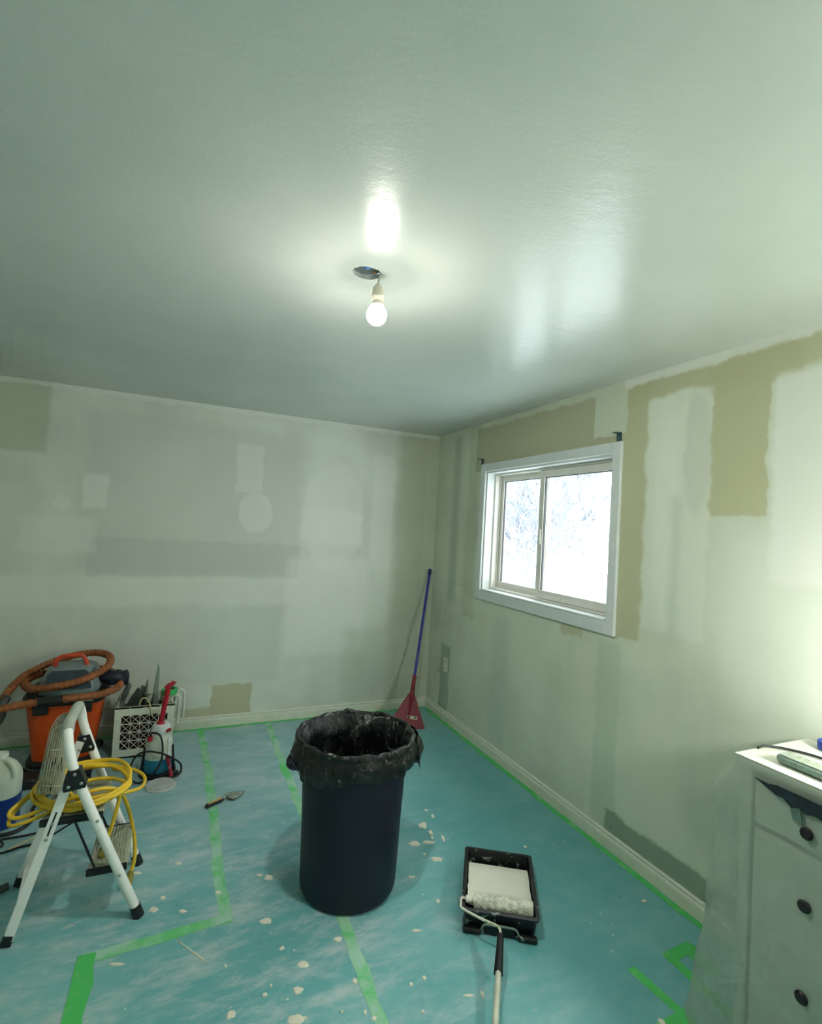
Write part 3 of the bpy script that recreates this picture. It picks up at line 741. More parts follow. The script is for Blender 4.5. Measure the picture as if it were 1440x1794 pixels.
for (f0, f1) in (((-2.184, yn, 0.045), (-2.168, yn, 0.0)), ((-2.208, yf, 0.045), (-2.192, yf, 0.0))):
    MB().tube([f0, f1], [0.0195, 0.0215], 14).build('foot', m_blk, lad, smooth=True)
def channel(a, b, w=0.030, d=0.020):
    a = Vector(a); b = Vector(b); Z = (b-a).normalized(); Y = Vector((0,1,0)); X = Y.cross(Z).normalized()
    mb = MB(); c_ = (a+b)/2; L = (b-a).length
    mb.box(c_-Y*d*0.5, (w, 0.003, L), (X, Y, Z)); mb.box(c_+X*w/2, (0.003, d, L), (X, Y, Z)); mb.box(c_-X*w/2, (0.003, d, L), (X, Y, Z))
    return mb
ra, rbm = Vector((-2.432, yn+0.012, 0.585)), Vector((-2.588, yn-0.002, 0.022))
rl = channel(ra, rbm).build('rear_leg', m_white, lad)
Zr = (rbm-ra).normalized(); Xr = Vector((0,1,0)).cross(Zr).normalized()
for q in (0.27, 0.34):
    c_ = ra.lerp(rbm, q)-Vector((0, 0.012, 0)); MB().box(c_, (0.006, 0.0015, 0.045), (Xr, Vector((0,1,0)), Zr)).build('print', m_dark, rl)
for q in (0.305, 0.40): MB().lathe([(0.006, 0), (0.006, 0.002), (0.003, 0.0035)], ra.lerp(rbm, q)-Vector((0, 0.0115, 0)), 10, (Xr, Zr, Vector((0,-1,0)))).build('rivet', m_rivet, rl)
rc, rd = Vector((-2.450, yf-0.012, 0.585)), Vector((-2.632, yf+0.002, 0.022))
channel(rc, rd).build('rear_leg', m_white, lad)
for c_ in (rbm, rd): MB().bar(c_+Vector((0.004, 0, 0.02)), Vector((c_.x-0.006, c_.y, 0.0)), 0.034, 0.026, (0,1,0), 0.004).build('foot', m_blk, lad)
MB().bar(Vector((-2.565, yn+0.01, 0.115)), Vector((-2.602, yf-0.012, 0.115)), 0.022, 0.008, (0,0,1), 0.002).build('rear_crossbar', m_white, lad)
for (cx_, y_, sg) in ((-2.418, yn, -1), (-2.436, yf, -1)):
    bk = MB()
    a0 = math.radians(8); X_ = Vector((math.cos(a0), 0, math.sin(a0))); Z_ = Vector((-math.sin(a0), 0, math.cos(a0))); Z_ = Vector((X_.z*-1, 0, X_.x)); Y_ = Vector((0,1,0))
    c_ = Vector((cx_, y_, 0.572)); poly = [(-0.036,-0.036),(0.034,-0.036),(0.037,-0.026),(0.022,0.036),(-0.020,0.037),(-0.032,0.006),(-0.038,-0.026)]
    bk.prism([c_+X_*u_+Z_*v_-Y_*0.022 for u_, v_ in poly], Y_*0.044)
    b_ = bk.build('hinge_bracket', m_blk, lad)
    for (u_, v_) in ((-0.020,-0.020),(0.022,-0.017),(0.004,0.022)): MB().lathe([(0.0062, 0), (0.0062, 0.002), (0.003, 0.004)], c_+X_*u_+Z_*v_-Y_*0.0215, 12, (X_, Z_, -Y_)).build('rivet', m_rivet, b_)
def step(x0, x1, z, nr):
    tr = MB(); y0, y1 = yn+0.032, yf-0.032
    tr.box(((x0+x1)/2, (y0+y1)/2, z+0.004), (x1-x0-0.01, y1-y0, 0.008), bev=0.003)
    o = tr.build('tread', m_tread, lad)
    mb = MB()
    for i in range(nr):
        x_ = x0+0.014+(x1-x0-0.028)*i/(nr-1); mb.box((x_, (y0+y1)/2, z+0.010), (0.0055, y1-y0-0.012, 0.004))
    mb.build('rib', m_tread, o)['kind'] = 'stuff'
    for y_ in (y0-0.007, y1+0.007):
        MB().box(((x0+x1)/2, y_, z-0.006), (x1-x0, 0.010, 0.030), bev=0.004).build('side_rail', m_blk, lad)
    MB().box((x1-0.004, (y0+y1)/2, z-0.004), (0.010, y1-y0, 0.020), bev=0.004).build('nosing', m_tread, lad)
step(-2.525, -2.318, 0.412, 15)
step(-2.362, -2.222, 0.196, 11)
for y_ in (yn+0.014, yf-0.014):
    MB().bar((-2.412, y_, 0.408), (-2.325, y_, 0.192), 0.008, 0.004, (0,1,0)).build('brace', m_blk, lad)
    MB().bar((-2.412, y_, 0.402), (-2.500, y_, 0.352), 0.006, 0.004, (0,1,0)).build('brace', m_blk, lad)
for (x_, z_) in ((-2.332, 0.406), (-2.244, 0.184)):
    for y_ in (yn-0.017, yf-0.017): MB().lathe([(0.006, 0), (0.006, 0.002), (0.003, 0.0035)], (x_, y_, z_), 12, ((1,0,0),(0,0,1),(0,-1,0))).build('rivet', m_rivet, lad)
# ribbed tool tray hanging down behind the hand grip
A_, B_, C_, D_ = Vector((-2.514, -1.800, 0.785)), Vector((-2.480, -1.620, 0.735)), Vector((-2.492, -1.680, 0.420)), Vector((-2.552, -1.800, 0.490))
def tp(u_, v_, w_=0.0):
    p = A_.lerp(B_, u_).lerp(D_.lerp(C_, u_), v_)
    nrm = (B_-A_).cross(D_-A_).normalized()
    if nrm.y > 0: nrm = -nrm
    bow = 0.018*math.sin(u_*math.pi)*(0.4+0.6*v_)
    rnd = 0.055*(abs(u_-0.5)*2)**3*max(0, 1-v_*4)
    return p+nrm*(w_+bow)+(D_-A_).normalized()*rnd
mb = MB(); nu, nvv = 14, 16
rows = [[tp(i/nu, j/nvv, 0) for i in range(nu+1)] for j in range(nvv+1)]; rowb = [[tp(i/nu, j/nvv, -0.006) for i in range(nu+1)] for j in range(nvv+1)]
mb.grid(rows); mb.grid(rowb)
ed = [(j, 0) for j in range(nvv+1)]+[(nvv, i) for i in range(1, nu+1)]+[(j, nu) for j in range(nvv-1, -1, -1)]+[(0, i) for i in range(nu-1, 0, -1)]
ne = len(ed); mb.add([rows[j][i] for j, i in ed]+[rowb[j][i] for j, i in ed], [(q, (q+1) % ne, ne+(q+1) % ne, ne+q) for q in range(ne)])
k = NT('clear_tray_mat'); k.color(k.mix(k.mapr(k.noise(30, 3), 0.3, 0.7), S(190, 198, 178), S(210, 214, 196))); k.rough(0.3)
tr_ = k.n('ShaderNodeBsdfTransparent'); tr_.inputs[0].default_value = (0.95, 0.97, 0.93, 1); mx_ = k.n('ShaderNodeMixShader'); mx_.inputs[0].default_value = 0.32
k.l(tr_.outputs[0], mx_.inputs[1]); k.l(k.p.outputs[0], mx_.inputs[2]); k.l(mx_.outputs[0], k.out.inputs[0]); m_clear = k.m
tray = mb.build('tool_tray', m_clear, lad)
mb = MB()
for i in range(13):
    u_ = 0.02+0.96*i/12; mb.tube([tp(u_, v_/14, 0.003) for v_ in range(0, 15)], 0.0030, 5)
mb.build('rib', m_tread, tray)['kind'] = 'stuff'
mb = MB()
for v_ in (0.12, 0.45, 0.9): mb.tube([tp(0.05+0.9*i/8, v_, 0.005) for i in range(9)], 0.003, 5)
mb.build('cross_rib', m_tread, tray)['kind'] = 'stuff'
mb = MB()
for (u_, v_, l_) in ((.22,.60,.05),(.30,.55,.08),(.44,.62,.12),(.55,.55,.10),(.30,.88,.08),(.62,.66,.06),(.20,.72,.02),(.27,.72,.02)):
    MB().bar(tp(u_, v_, 0.0045), tp(u_, v_+l_, 0.0045), 0.005, 0.003, (0,1,0)).build('slot', m_dark, tray)

# ------------------------------------------------------------------ yellow extension cord coiled on the ladder step
m_yel = mat('yellow_cord_mat', S(222, 186, 46), 0.45, var=0.16, scale=9)
cord = thing('extension_cord', 'yellow extension cord coiled on the upper step of the ladder', 'extension cord', (-2.41, -1.72, 0.43))
rr = random.Random(4); pts = []
ccx, ccy = -2.402, -1.722
turns = [(0.158, 0.128), (0.166, 0.134), (0.150, 0.124), (0.164, 0.130), (0.156, 0.136), (0.092, 0.070), (0.160, 0.130)]
for ti, (ra_, rb_) in enumerate(turns):
    for s_ in range(12):
        a_ = 2*math.pi*(s_/12)+0.35; j1, j2 = rr.gauss(0, .005), rr.gauss(0, .005)
        ox_ = 0.035 if ti == 5 else 0.0
        y_ = ccy+(rb_+j2)*math.sin(a_)+0.006*math.cos(ti*1.7)
        pts.append((ccx+ox_+(ra_+j1)*math.cos(a_)-0.008*math.sin(ti*2.1), y_, 0.434+0.007*(ti % 4)+0.17*max(0, y_+1.86)*(0.4 if ti == 5 else 1.0)+rr.gauss(0, .003)))
pts += [(-2.30, -1.64, 0.485), (-2.40, -1.60, 0.49), (-2.53, -1.66, 0.475), (-2.61, -1.755, 0.445), (-2.635, -1.795, 0.425), (-2.60, -1.815, 0.415), (-2.50, -1.812, 0.440), (-2.36, -1.808, 0.478), (-2.285, -1.79, 0.462), (-2.272, -1.785, 0.43), (-2.282, -1.79, 0.36), (-2.300, -1.80, 0.285), (-2.312, -1.80, 0.245)]
MB().tube(spline(pts, 5), 0.0078, 8).build('cable', m_yel, cord, smooth=True, angle=1.3)
loop2 = [(-2.52, -1.62, 0.462), (-2.60, -1.70, 0.43), (-2.632, -1.80, 0.402), (-2.60, -1.832, 0.398), (-2.48, -1.825, 0.43), (-2.34, -1.815, 0.455), (-2.25, -1.78, 0.44), (-2.195, -1.72, 0.425), (-2.19, -1.66, 0.44), (-2.24, -1.61, 0.455), (-2.32, -1.60, 0.462)]
MB().tube(spline(loop2, 6), 0.0070, 8).build('cable', m_yel, cord, smooth=True, angle=1.3)
loop3 = [(-2.33, -1.80, 0.450), (-2.28, -1.74, 0.425), (-2.262, -1.66, 0.36), (-2.238, -1.62, 0.27), (-2.212, -1.625, 0.16), (-2.205, -1.66, 0.09), (-2.215, -1.69, 0.05)]
MB().tube(spline(loop3, 6), 0.0078, 8).build('cable', m_yel, cord, smooth=True, angle=1.3)
m_plug = mat('olive_plug_mat', S(150, 140, 60), 0.5)
MB().lathe([(0.0, 0), (0.016, 0.002), (0.018, 0.012), (0.013, 0.03), (0.008, 0.042), (0.0, 0.042)], (-2.314, -1.80, 0.207), 16).build('socket_end', m_plug, cord, smooth=True)
MB().tube([(-2.213, -1.685, 0.058), (-2.217, -1.695, 0.038), (-2.222, -1.71, 0.012)], [0.010, 0.016, 0.016], 12).build('plug', m_plug, cord, smooth=True)

# ------------------------------------------------------------------ shop vacuum
VX, VY = -2.69, -0.335
m_or = mat('orange_plastic_mat', S(206, 78, 18), 0.45, var=0.10, scale=5); m_vblk = mat('vac_black_mat', S(28, 32, 34), 0.5); m_vgrey = mat('vac_grey_mat', S(128, 146, 146), 0.45)
m_hose = mat('brown_hose_mat', S(152, 88, 48), 0.55, var=0.14, scale=8)
vac = thing('shop_vacuum', 'orange shop vacuum with grey head and brown hose wound on top', 'vacuum', (VX, VY, 0))
MB().lathe([(0.0, 0.065), (0.150, 0.062), (0.158, 0.07), (0.176, 0.22), (0.200, 0.395), (0.206, 0.40), (0.206, 0.415), (0.0, 0.415)], (VX, VY, 0), 48, power=5).build('bucket', m_or, vac, smooth=True)
MB().lathe([(0.0, 0.035), (0.175, 0.035), (0.185, 0.045), (0.185, 0.062), (0.165, 0.075), (0.0, 0.075)], (VX, VY, 0), 40, power=4).build('base', m_vblk, vac, smooth=True)
for (dx, dy) in ((-.165,-.165),(.165,-.165),(-.165,.165),(.165,.165)):
    w_ = MB().lathe([(0.0, -0.012), (0.022, -0.012), (0.0265, -0.008), (0.0265, 0.008), (0.022, 0.012), (0.0, 0.012)], (VX+dx, VY+dy, 0.0265), 18, ((1,0,0),(0,0,1),(0,1,0))).build('caster', m_vblk, vac, smooth=True)
    MB().lathe([(0.0, 0.0), (0.010, 0.0), (0.010, 0.003), (0.0, 0.003)], (VX+dx, VY+dy-0.0145, 0.0265), 12, ((1,0,0),(0,0,1),(0,1,0))).build('hub', m_vgrey, w_, smooth=True)
MB().lathe([(0.0, 0.415), (0.215, 0.415), (0.220, 0.425), (0.220, 0.450), (0.205, 0.462), (0.0, 0.462)], (VX, VY, 0), 48, power=4.5).build('lid_rim', m_vblk, vac, smooth=True)
MB().lathe([(0.0, 0.462), (0.165, 0.462), (0.168, 0.49), (0.150, 0.545), (0.128, 0.590), (0.100, 0.606), (0.0, 0.610)], (VX+0.01, VY, 0), 44, power=3.5).build('motor_head', m_vgrey, vac, smooth=True)
mb = MB()
fp = [(-0.130, 0.500), (0.130, 0.500), (0.104, 0.580), (0.086, 0.592), (-0.082, 0.592), (-0.104, 0.575)]
mb.prism([(VX+0.005+u_, VY-0.178+(v_-0.500)*0.42, v_) for u_, v_ in fp], (0, 0.02, 0.008)); mb.build('front_panel', mat('slate_panel_mat', S(52, 66, 76), 0.4), vac)
MB().tube(spline([(VX-0.085, VY-0.03, 0.585), (VX-0.075, VY-0.03, 0.640), (VX-0.045, VY-0.03, 0.664), (VX+0.05, VY-0.03, 0.668), (VX+0.078, VY-0.03, 0.640), (VX+0.095, VY-0.03, 0.585)], 6), 0.0125, 10).build('handle', mat('red_orange_mat', S(206, 70, 40), 0.4), vac, smooth=True)
for dx in (-0.105, 0.13):
    l_ = MB().box((VX+dx, VY-0.217, 0.405), (0.075 if dx < 0 else 0.05, 0.022, 0.070), bev=0.006).build('latch', m_vblk, vac)
    MB().box((VX+dx, VY-0.224, 0.4425), (0.110 if dx < 0 else 0.06, 0.012, 0.008), bev=0.002).build('latch_edge', mat('pale_strip_mat', S(196, 204, 196), 0.4), l_)
hp = [(-3.35, -0.66, 0.405), (-3.10, -0.63, 0.425), (-2.90, -0.600, 0.452), (-2.70, -0.598, 0.470), (-2.52, -0.575, 0.474), (-2.415, -0.48, 0.482), (-2.42, -0.33, 0.500), (-2.52, -0.165, 0.515), (-2.72, -0.13, 0.520), (-2.88, -0.20, 0.515),
      (-2.925, -0.34, 0.508), (-2.86, -0.49, 0.512), (-2.72, -0.535, 0.530), (-2.58, -0.515, 0.560), (-2.485, -0.42, 0.600), (-2.485, -0.30, 0.634), (-2.57, -0.20, 0.640), (-2.70, -0.175, 0.622), (-2.83, -0.21, 0.585), (-2.93, -0.30, 0.545), (-2.975, -0.43, 0.500), (-2.985, -0.52, 0.455)]
hs_ = spline(hp, 22)
hose = MB().tube(hs_, [0.0215+0.0016*(1 if (i//2) % 2 else -1) for i in range(len(hs_))], 12).build('hose', m_hose, vac, smooth=True, angle=1.3)
MB().tube([(-2.80, -0.599, 0.4605), (-2.74, -0.6, 0.467), (-2.68, -0.598, 0.4705)], 0.0265, 16).build('hose_clip', m_vblk, hose, smooth=True)
MB().tube(spline([(-2.978, -0.49, 0.470), (-2.988, -0.525, 0.440), (-2.985, -0.55, 0.385), (-3.0, -0.56, 0.345), (-3.05, -0.565, 0.31)], 4), [0.026]*9+[0.024]*4+[0.018]*4, 14).build('nozzle', mat('nozzle_mat', S(62, 66, 62), 0.5), vac, smooth=True)
mb = MB(); rows = []
for i in range(15):
    x_ = -2.545+0.185*i/14; rad_ = 0.030+0.018*min(1, i/6)-(0.018 if i == 14 else 0)
    rows.append([Vector((x_, -0.37+rad_*(1+.22*nz(i*.5, math.cos(a_)*2, math.sin(a_)*2))*math.cos(a_), 0.528-0.02*i/14+rad_*(1+.22*nz(i*.5, math.cos(a_)*2, math.sin(a_)*2+4))*math.sin(a_))) for a_ in [2*math.pi*q/20 for q in range(21)]])
mb.grid(rows); mb.add(rows[-1][:-1], [tuple(range(20))])
mb.build('exhaust_bag', mat('dark_wrap_mat', S(24, 27, 44), 0.4, bump=0.5, bscale=40), vac, smooth=True, angle=0.9)

# black cord coil beside the vacuum
mb = MB(); pts = []
for i in range(46):
    a_ = i*0.55; pts.append((-2.555+(0.055+0.004*math.sin(i*1.3))*math.cos(a_), -0.71+0.045*math.sin(a_), 0.010+0.0021*i))
m_cordk = mat('black_cord_mat', S(24, 27, 29), 0.45)
o = MB().tube(spline(pts, 3), 0.0085, 7).build('cable_coil', m_cordk, org=(-2.555, -0.71, 0), smooth=True); setp(o, 'coiled black cable on the floor seen through the ladder legs', 'cable')
o = MB().tube(spline([(-2.62, -0.73, 0.009), (-2.70, -0.80, 0.009), (-2.725, -0.92, 0.009), (-2.705, -1.04, 0.009), (-2.76, -1.125, 0.009), (-2.90, -1.13, 0.009), (-3.1, -1.11, 0.009)], 6), 0.009, 8).build('power_cable', m_cordk, org=(-2.74, -1.0, 0), smooth=True); setp(o, 'dark power cable running on the floor behind the ladder', 'cable')
o = MB().tube(spline([(-2.60, -1.15, 0.006), (-2.70, -1.165, 0.006), (-2.79, -1.17, 0.006), (-2.775, -1.22, 0.006), (-2.80, -1.27, 0.006), (-2.76, -1.285, 0.006), (-2.70, -1.26, 0.006), (-2.63, -1.25, 0.006)], 6), 0.0045, 7).build('thin_wire', m_cordk, org=(-2.7, -1.2, 0), smooth=True); setp(o, 'thin black wire tangled on the floor left of the ladder', 'wire')
o = MB().tube(spline([(-3.0, -1.62, 0.014), (-2.84, -1.60, 0.014), (-2.72, -1.585, 0.016), (-2.665, -1.57, 0.022)], 6), 0.014, 10).build('rubber_hose', mat('grey_rubber_mat', S(54, 62, 62), 0.5), org=(-2.8, -1.6, 0), smooth=True); setp(o, 'dark rubber hose end lying at the rear foot of the ladder', 'hose')
# low black case behind the jug
t = thing('tool_case', 'low black tool case with a pale dial behind the white jug', 'case', (-2.86, -0.64, 0))
MB().box((-2.87, -0.62, 0.030), (0.20, 0.13, 0.060), bev=0.012).build('body', m_vblk, t)
MB().lathe([(0.0, 0), (0.032, 0), (0.032, 0.006), (0.026, 0.008), (0.0, 0.008)], (-2.90, -0.63, 0.060), 24).build('dial', m_vblk, t, smooth=True)
MB().lathe([(0.0, 0), (0.020, 0), (0.018, 0.003), (0.0, 0.003)], (-2.90, -0.63, 0.068), 20).build('dial_face', m_plate, t, smooth=True)
# wooden stir stick
o = MB().bar((-2.745, -1.262, 0.0025), (-2.630, -1.165, 0.0025), 0.016, 0.005, (0,0,1), 0.001).build('stir_stick', mat('pale_wood_mat', S(220, 212, 176), 0.6), org=(-2.69, -1.21, 0)); setp(o, 'pale wooden stir stick lying on the floor behind the ladder', 'stick')

# ------------------------------------------------------------------ jug
JX, JY = -2.855, -1.00
t = thing('plastic_jug', 'white plastic jug with dark blue liquid at the left edge', 'jug', (JX, JY, 0))
m_jug = mat('milky_plastic_mat', S(206, 216, 198), 0.4, var=0.04); m_jliq = mat('blue_liquid_mat', S(20, 54, 132), 0.3, var=0.15)
MB().lathe([(0.0, 0.0), (0.078, 0.0), (0.086, 0.008), (0.088, 0.02), (0.088, 0.150), (0.0, 0.150)], (JX, JY, 0), 36, power=3).build('filled_base', m_jliq, t, smooth=True)
MB().lathe([(0.088, 0.150), (0.088, 0.225), (0.082, 0.255), (0.060, 0.292), (0.034, 0.315), (0.022, 0.322), (0.022, 0.330), (0.0, 0.330)], (JX, JY, 0), 36, power=2.6).build('body', m_jug, t, smooth=True)
MB().lathe([(0.0, 0.328), (0.026, 0.328), (0.027, 0.332), (0.026, 0.350), (0.0, 0.352)], (JX, JY, 0), 24).build('cap', mat('jug_cap_mat', S(226, 230, 216), 0.4), t, smooth=True)
MB().tube(spline([(JX+0.018, JY-0.025, 0.312), (JX+0.045, JY-0.05, 0.318), (JX+0.066, JY-0.062, 0.290), (JX+0.068, JY-0.062, 0.248)], 6), 0.011, 10).build('handle', m_jug, t, smooth=True)

# ------------------------------------------------------------------ milk crate with tools
m_crate = mat('crate_mat', S(226, 232, 214), 0.45, var=0.05)
cr_l, cr_r, cr_f, cr_b, cr_h = -2.425, -2.075, -0.395, -0.105, 0.325
crate = thing('milk_crate', 'cream plastic milk crate with crossed lattice sides holding tools', 'crate', ((cr_l+cr_r)/2, (cr_f+cr_b)/2, 0))
def side(p0, ux, nrm, W_):
    p0 = Vector(p0); ux = Vector(ux); nrm = Vector(nrm)
    mb = MB(); th = 0.008
    def bx_(u0, u1, z0, z1, d_=th, off=0.0): mb.box(p0+ux*(u0+u1)/2+uz*(z0+z1)/2+nrm*(-d_/2-off), (u1-u0, d_, z1-z0), (ux, nrm, uz))
    bx_(0, W_, 0.270, cr_h); bx_(0, W_, 0, 0.052); bx_(0, 0.040, 0.052, 0.270); bx_(W_-0.040, W_, 0.052, 0.270)
    bx_(0, W_, cr_h-0.010, cr_h, 0.016); bx_(0, W_, 0.0, 0.010, 0.014)
    for q in (0.25, 0.5, 0.75): bx_(W_*q-0.003, W_*q+0.003, 0.270, cr_h, 0.011, -0.003)
    mb.build('frame', m_crate, crate)
    la = MB(); nc, nr = max(3, round((W_-0.08)/0.054)), 4; cw_, ch_ = (W_-0.08)/nc, 0.218/nr
    def lb_(u0, z0, u1, z1, t_): la.bar(p0+ux*u0+uz*z0-nrm*0.004, p0+ux*u1+uz*z1-nrm*0.004, t_, 0.006, nrm)
    for i in range(1, nc): lb_(0.04+cw_*i, 0.052, 0.04+cw_*i, 0.270, 0.0042)
    for j in range(1, nr): lb_(0.04, 0.052+ch_*j, W_-0.04, 0.052+ch_*j, 0.0042)
    for i in range(nc):
        for j in range(nr):
            u_, z_ = 0.04+cw_*i, 0.052+ch_*j
            lb_(u_, z_, u_+cw_, z_+ch_, 0.0026); lb_(u_+cw_, z_, u_, z_+ch_, 0.0026)
    la.build('lattice', m_crate, crate)
side((cr_l, cr_f, 0), (1,0,0), (0,-1,0), cr_r-cr_l); side((cr_l, cr_b, 0), (1,0,0), (0,1,0), cr_r-cr_l)
side((cr_l, cr_f+0.009, 0), (0,1,0), (-1,0,0), cr_b-cr_f-0.018); side((cr_r, cr_f+0.009, 0), (0,1,0), (1,0,0), cr_b-cr_f-0.018)
MB().box(((cr_l+cr_r)/2, (cr_f+cr_b)/2, 0.006), (cr_r-cr_l-0.02, cr_b-cr_f-0.02, 0.010)).build('bottom', m_crate, crate)
t = thing('cardboard_box', 'dark maroon cardboard box seen through the crate lattice', 'box', (-2.25, -0.25, 0.012))
MB().box((-2.25, -0.225, 0.136), (0.32, 0.200, 0.246)).build('body', mat('maroon_card_mat', S(70, 30, 34), 0.7), t)
MB().box((-2.25, -0.225, 0.2605), (0.318, 0.05, 0.002)).build('tape_seam', mat('brown_seam_mat', S(84, 60, 50), 0.5), t)
m_tool = mat('grey_tool_mat', S(88, 100, 92), 0.45, var=0.2); m_blade = mat('blade_mat', S(150, 166, 152), 0.35, 0.5, var=0.15)
ZB = 0.262
def tool(name, label, cat, x, y, parts):
    t = thing(name, label, cat, (x, y, ZB))
    for nm, mb, m in parts: mb.build(nm, m, t, smooth=True, angle=0.5)
# rounded knife handle leaning left
tool('putty_knife', 'grey putty knife with rounded handle at the left of the crate', 'putty knife', -2.385, -0.30, [
    ('handle', MB().tube([(-2.392, -0.30, 0.345), (-2.375, -0.30, 0.40), (-2.362, -0.30, 0.438), (-2.357, -0.30, 0.452)], [0.015, 0.019, 0.017, 0.008], 12), m_tool),
    ('blade', MB().prism([(-2.418, -0.30, 0.264), (-2.372, -0.30, 0.264), (-2.380, -0.30, 0.346), (-2.404, -0.30, 0.346)], (0, 0.003, 0)), m_blade)])
tool('margin_trowel', 'dark triangular trowel blade standing in the crate', 'trowel', -2.32, -0.32, [
    ('blade', MB().prism([(-2.372, -0.335, 0.300), (-2.290, -0.335, 0.290), (-2.285, -0.335, 0.380), (-2.296, -0.335, 0.432), (-2.312, -0.335, 0.424), (-2.352, -0.335, 0.355)], (0, 0.004, 0)), mat('dark_blade_mat', S(66, 76, 70), 0.45, 0.3)),
    ('handle', MB().tube([(-2.33, -0.333, 0.264), (-2.33, -0.333, 0.30)], 0.011, 10), m_tool)])
tool('scraper', 'flat grey scraper blade beside the triangular trowel in the crate', 'scraper', -2.30, -0.27, [
    ('blade', MB().prism([(-2.312, -0.275, 0.330), (-2.272, -0.275, 0.330), (-2.262, -0.275, 0.415), (-2.286, -0.275, 0.430)], (0, 0.003, 0)), m_tool),
    ('handle', MB().tube([(-2.292, -0.2735, 0.263), (-2.292, -0.2735, 0.335)], 0.010, 10), m_blk)])
tool('awl', 'slim pointed dark awl standing in the crate left of the saw', 'awl', -2.255, -0.29, [
    ('spike', MB().tube([(-2.262, -0.29, 0.36), (-2.256, -0.29, 0.42), (-2.252, -0.29, 0.470)], [0.010, 0.008, 0.002], 8), m_tool),
    ('handle', MB().tube([(-2.266, -0.29, 0.264), (-2.262, -0.29, 0.365)], [0.013, 0.012], 10), m_blk)])
teeth = [(-2.220, 0.345), (-2.196, 0.588), (-2.188, 0.575)]
for i in range(12): teeth += [(-2.186+0.0005*i, 0.560-i*0.017), (-2.180+0.0001*i, 0.552-i*0.017)]
teeth += [(-2.178, 0.345)]
tool('drywall_saw', 'tall pointed drywall saw standing upright in the crate', 'saw', -2.20, -0.33, [
    ('blade', MB().prism([(x_, -0.345, z_) for x_, z_ in teeth], (0, 0.003, 0)), m_blade),
    ('handle', MB().tube([(-2.196, -0.344, 0.265), (-2.197, -0.344, 0.300), (-2.199, -0.344, 0.35), (-2.199, -0.344, 0.385)], [0.016, 0.021, 0.019, 0.012], 12), m_tool)])
o = MB().tube(spline([(-2.285, -0.35, 0.27), (-2.285, -0.365, 0.345), (-2.262, -0.372, 0.372), (-2.235, -0.380, 0.352), (-2.222, -0.402, 0.320), (-2.212, -0.412, 0.285), (-2.205, -0.408, 0.262)], 6), 0.0045, 8).build('cord', mat('pale_cord_mat', S(196, 192, 140), 0.5), org=(-2.285, -0.35, 0.262), smooth=True); setp(o, 'pale thin cord curling over the front edge of the crate', 'cord')
# tape rolls on the crate corner
t = thing('tape_roll', 'roll of green masking tape standing on top of the crate corner', 'tape roll', (-2.108, -0.315, 0.366))
MB().lathe([(0.034, 0.0), (0.048, 0.0), (0.049, 0.002), (0.049, 0.034), (0.048, 0.036), (0.034, 0.036), (0.034, 0.0)], (-2.112, -0.30, 0.366), 36).build('tape', mat('bright_green_mat', S(54, 178, 92), 0.45), t, smooth=True)
MB().lathe([(0.0345, 0.001), (0.034, 0.001), (0.034, 0.035), (0.031, 0.035), (0.031, 0.001), (0.034, 0.001)], (-2.112, -0.30, 0.366), 36).build('core', mat('card_core_mat', S(70, 100, 70), 0.7), t, smooth=True)
t = thing('plastic_cup', 'small cream cup under the green tape roll in the crate', 'cup', (-2.112, -0.30, ZB))
MB().lathe([(0.0, 0.0), (0.026, 0.0), (0.030, 0.01), (0.043, 0.098), (0.045, 0.103), (0.041, 0.1035), (0.028, 0.012), (0.0, 0.010)], (-2.127, -0.275, ZB), 28).build('body', mat('cream_cup_mat', S(214, 208, 182), 0.5), t, smooth=True)
MB().lathe([(0.044, 0.0), (0.046, 0.003), (0.044, 0.006)], (-2.127, -0.275, ZB+0.097), 28).build('rim', mat('cream_rim_mat', S(222, 216, 190), 0.5), t, smooth=True)
m_pvc = mat('white_pipe_mat', S(216, 222, 214), 0.4, var=0.05)
for i, (dx, yy, lab) in enumerate(((0.0, -0.30, 'white bent pipe hooked over the right side of the crate'), (0.034, -0.20, 'second white bent pipe behind the one hooked on the crate'))):
    x_ = -2.062+dx
    o = MB().tube(spline([(x_-0.035, yy, 0.300), (x_-0.034, yy, 0.338), (x_-0.018, yy, 0.354), (x_, yy, 0.350), (x_+0.012, yy, 0.330), (x_+0.013, yy, 0.25), (x_+0.011, yy, 0.165)], 6), 0.0095, 12).build('bent_pipe', m_pvc, org=(x_, yy, 0.165), smooth=True); setp(o, lab, 'pipe', 'white pipes on the crate')

# ------------------------------------------------------------------ pump sprayer
PX, PY = -2.150, -0.655
spr = thing('pump_sprayer', 'pump sprayer with blue liquid, red handle and black hose loop', 'sprayer', (PX, PY, 0))
m_sb = mat('sprayer_bottle_mat', S(202, 212, 196), 0.35, var=0.05); m_sl = mat('sprayer_liquid_mat', S(40, 124, 160), 0.3, var=0.1); m_sw = mat('sprayer_white_mat', S(226, 232, 232), 0.4, var=0.03); m_sr = mat('sprayer_red_mat', S(178, 26, 46), 0.4)
MB().lathe([(0.0, 0.0), (0.098, 0.0), (0.104, 0.006), (0.102, 0.020), (0.088, 0.026), (0.0, 0.026)], (PX, PY, 0), 36, power=2.6).build('base', m_vblk, spr, smooth=True)
MB().lathe([(0.0, 0.026), (0.082, 0.026), (0.086, 0.035), (0.083, 0.105), (0.0, 0.105)], (PX, PY, 0), 36).build('liquid', m_sl, spr, smooth=True)
MB().lathe([(0.083, 0.105), (0.079, 0.165), (0.074, 0.200), (0.062, 0.228), (0.048, 0.242), (0.0, 0.242)], (PX, PY, 0), 36).build('bottle', m_sb, spr, smooth=True)
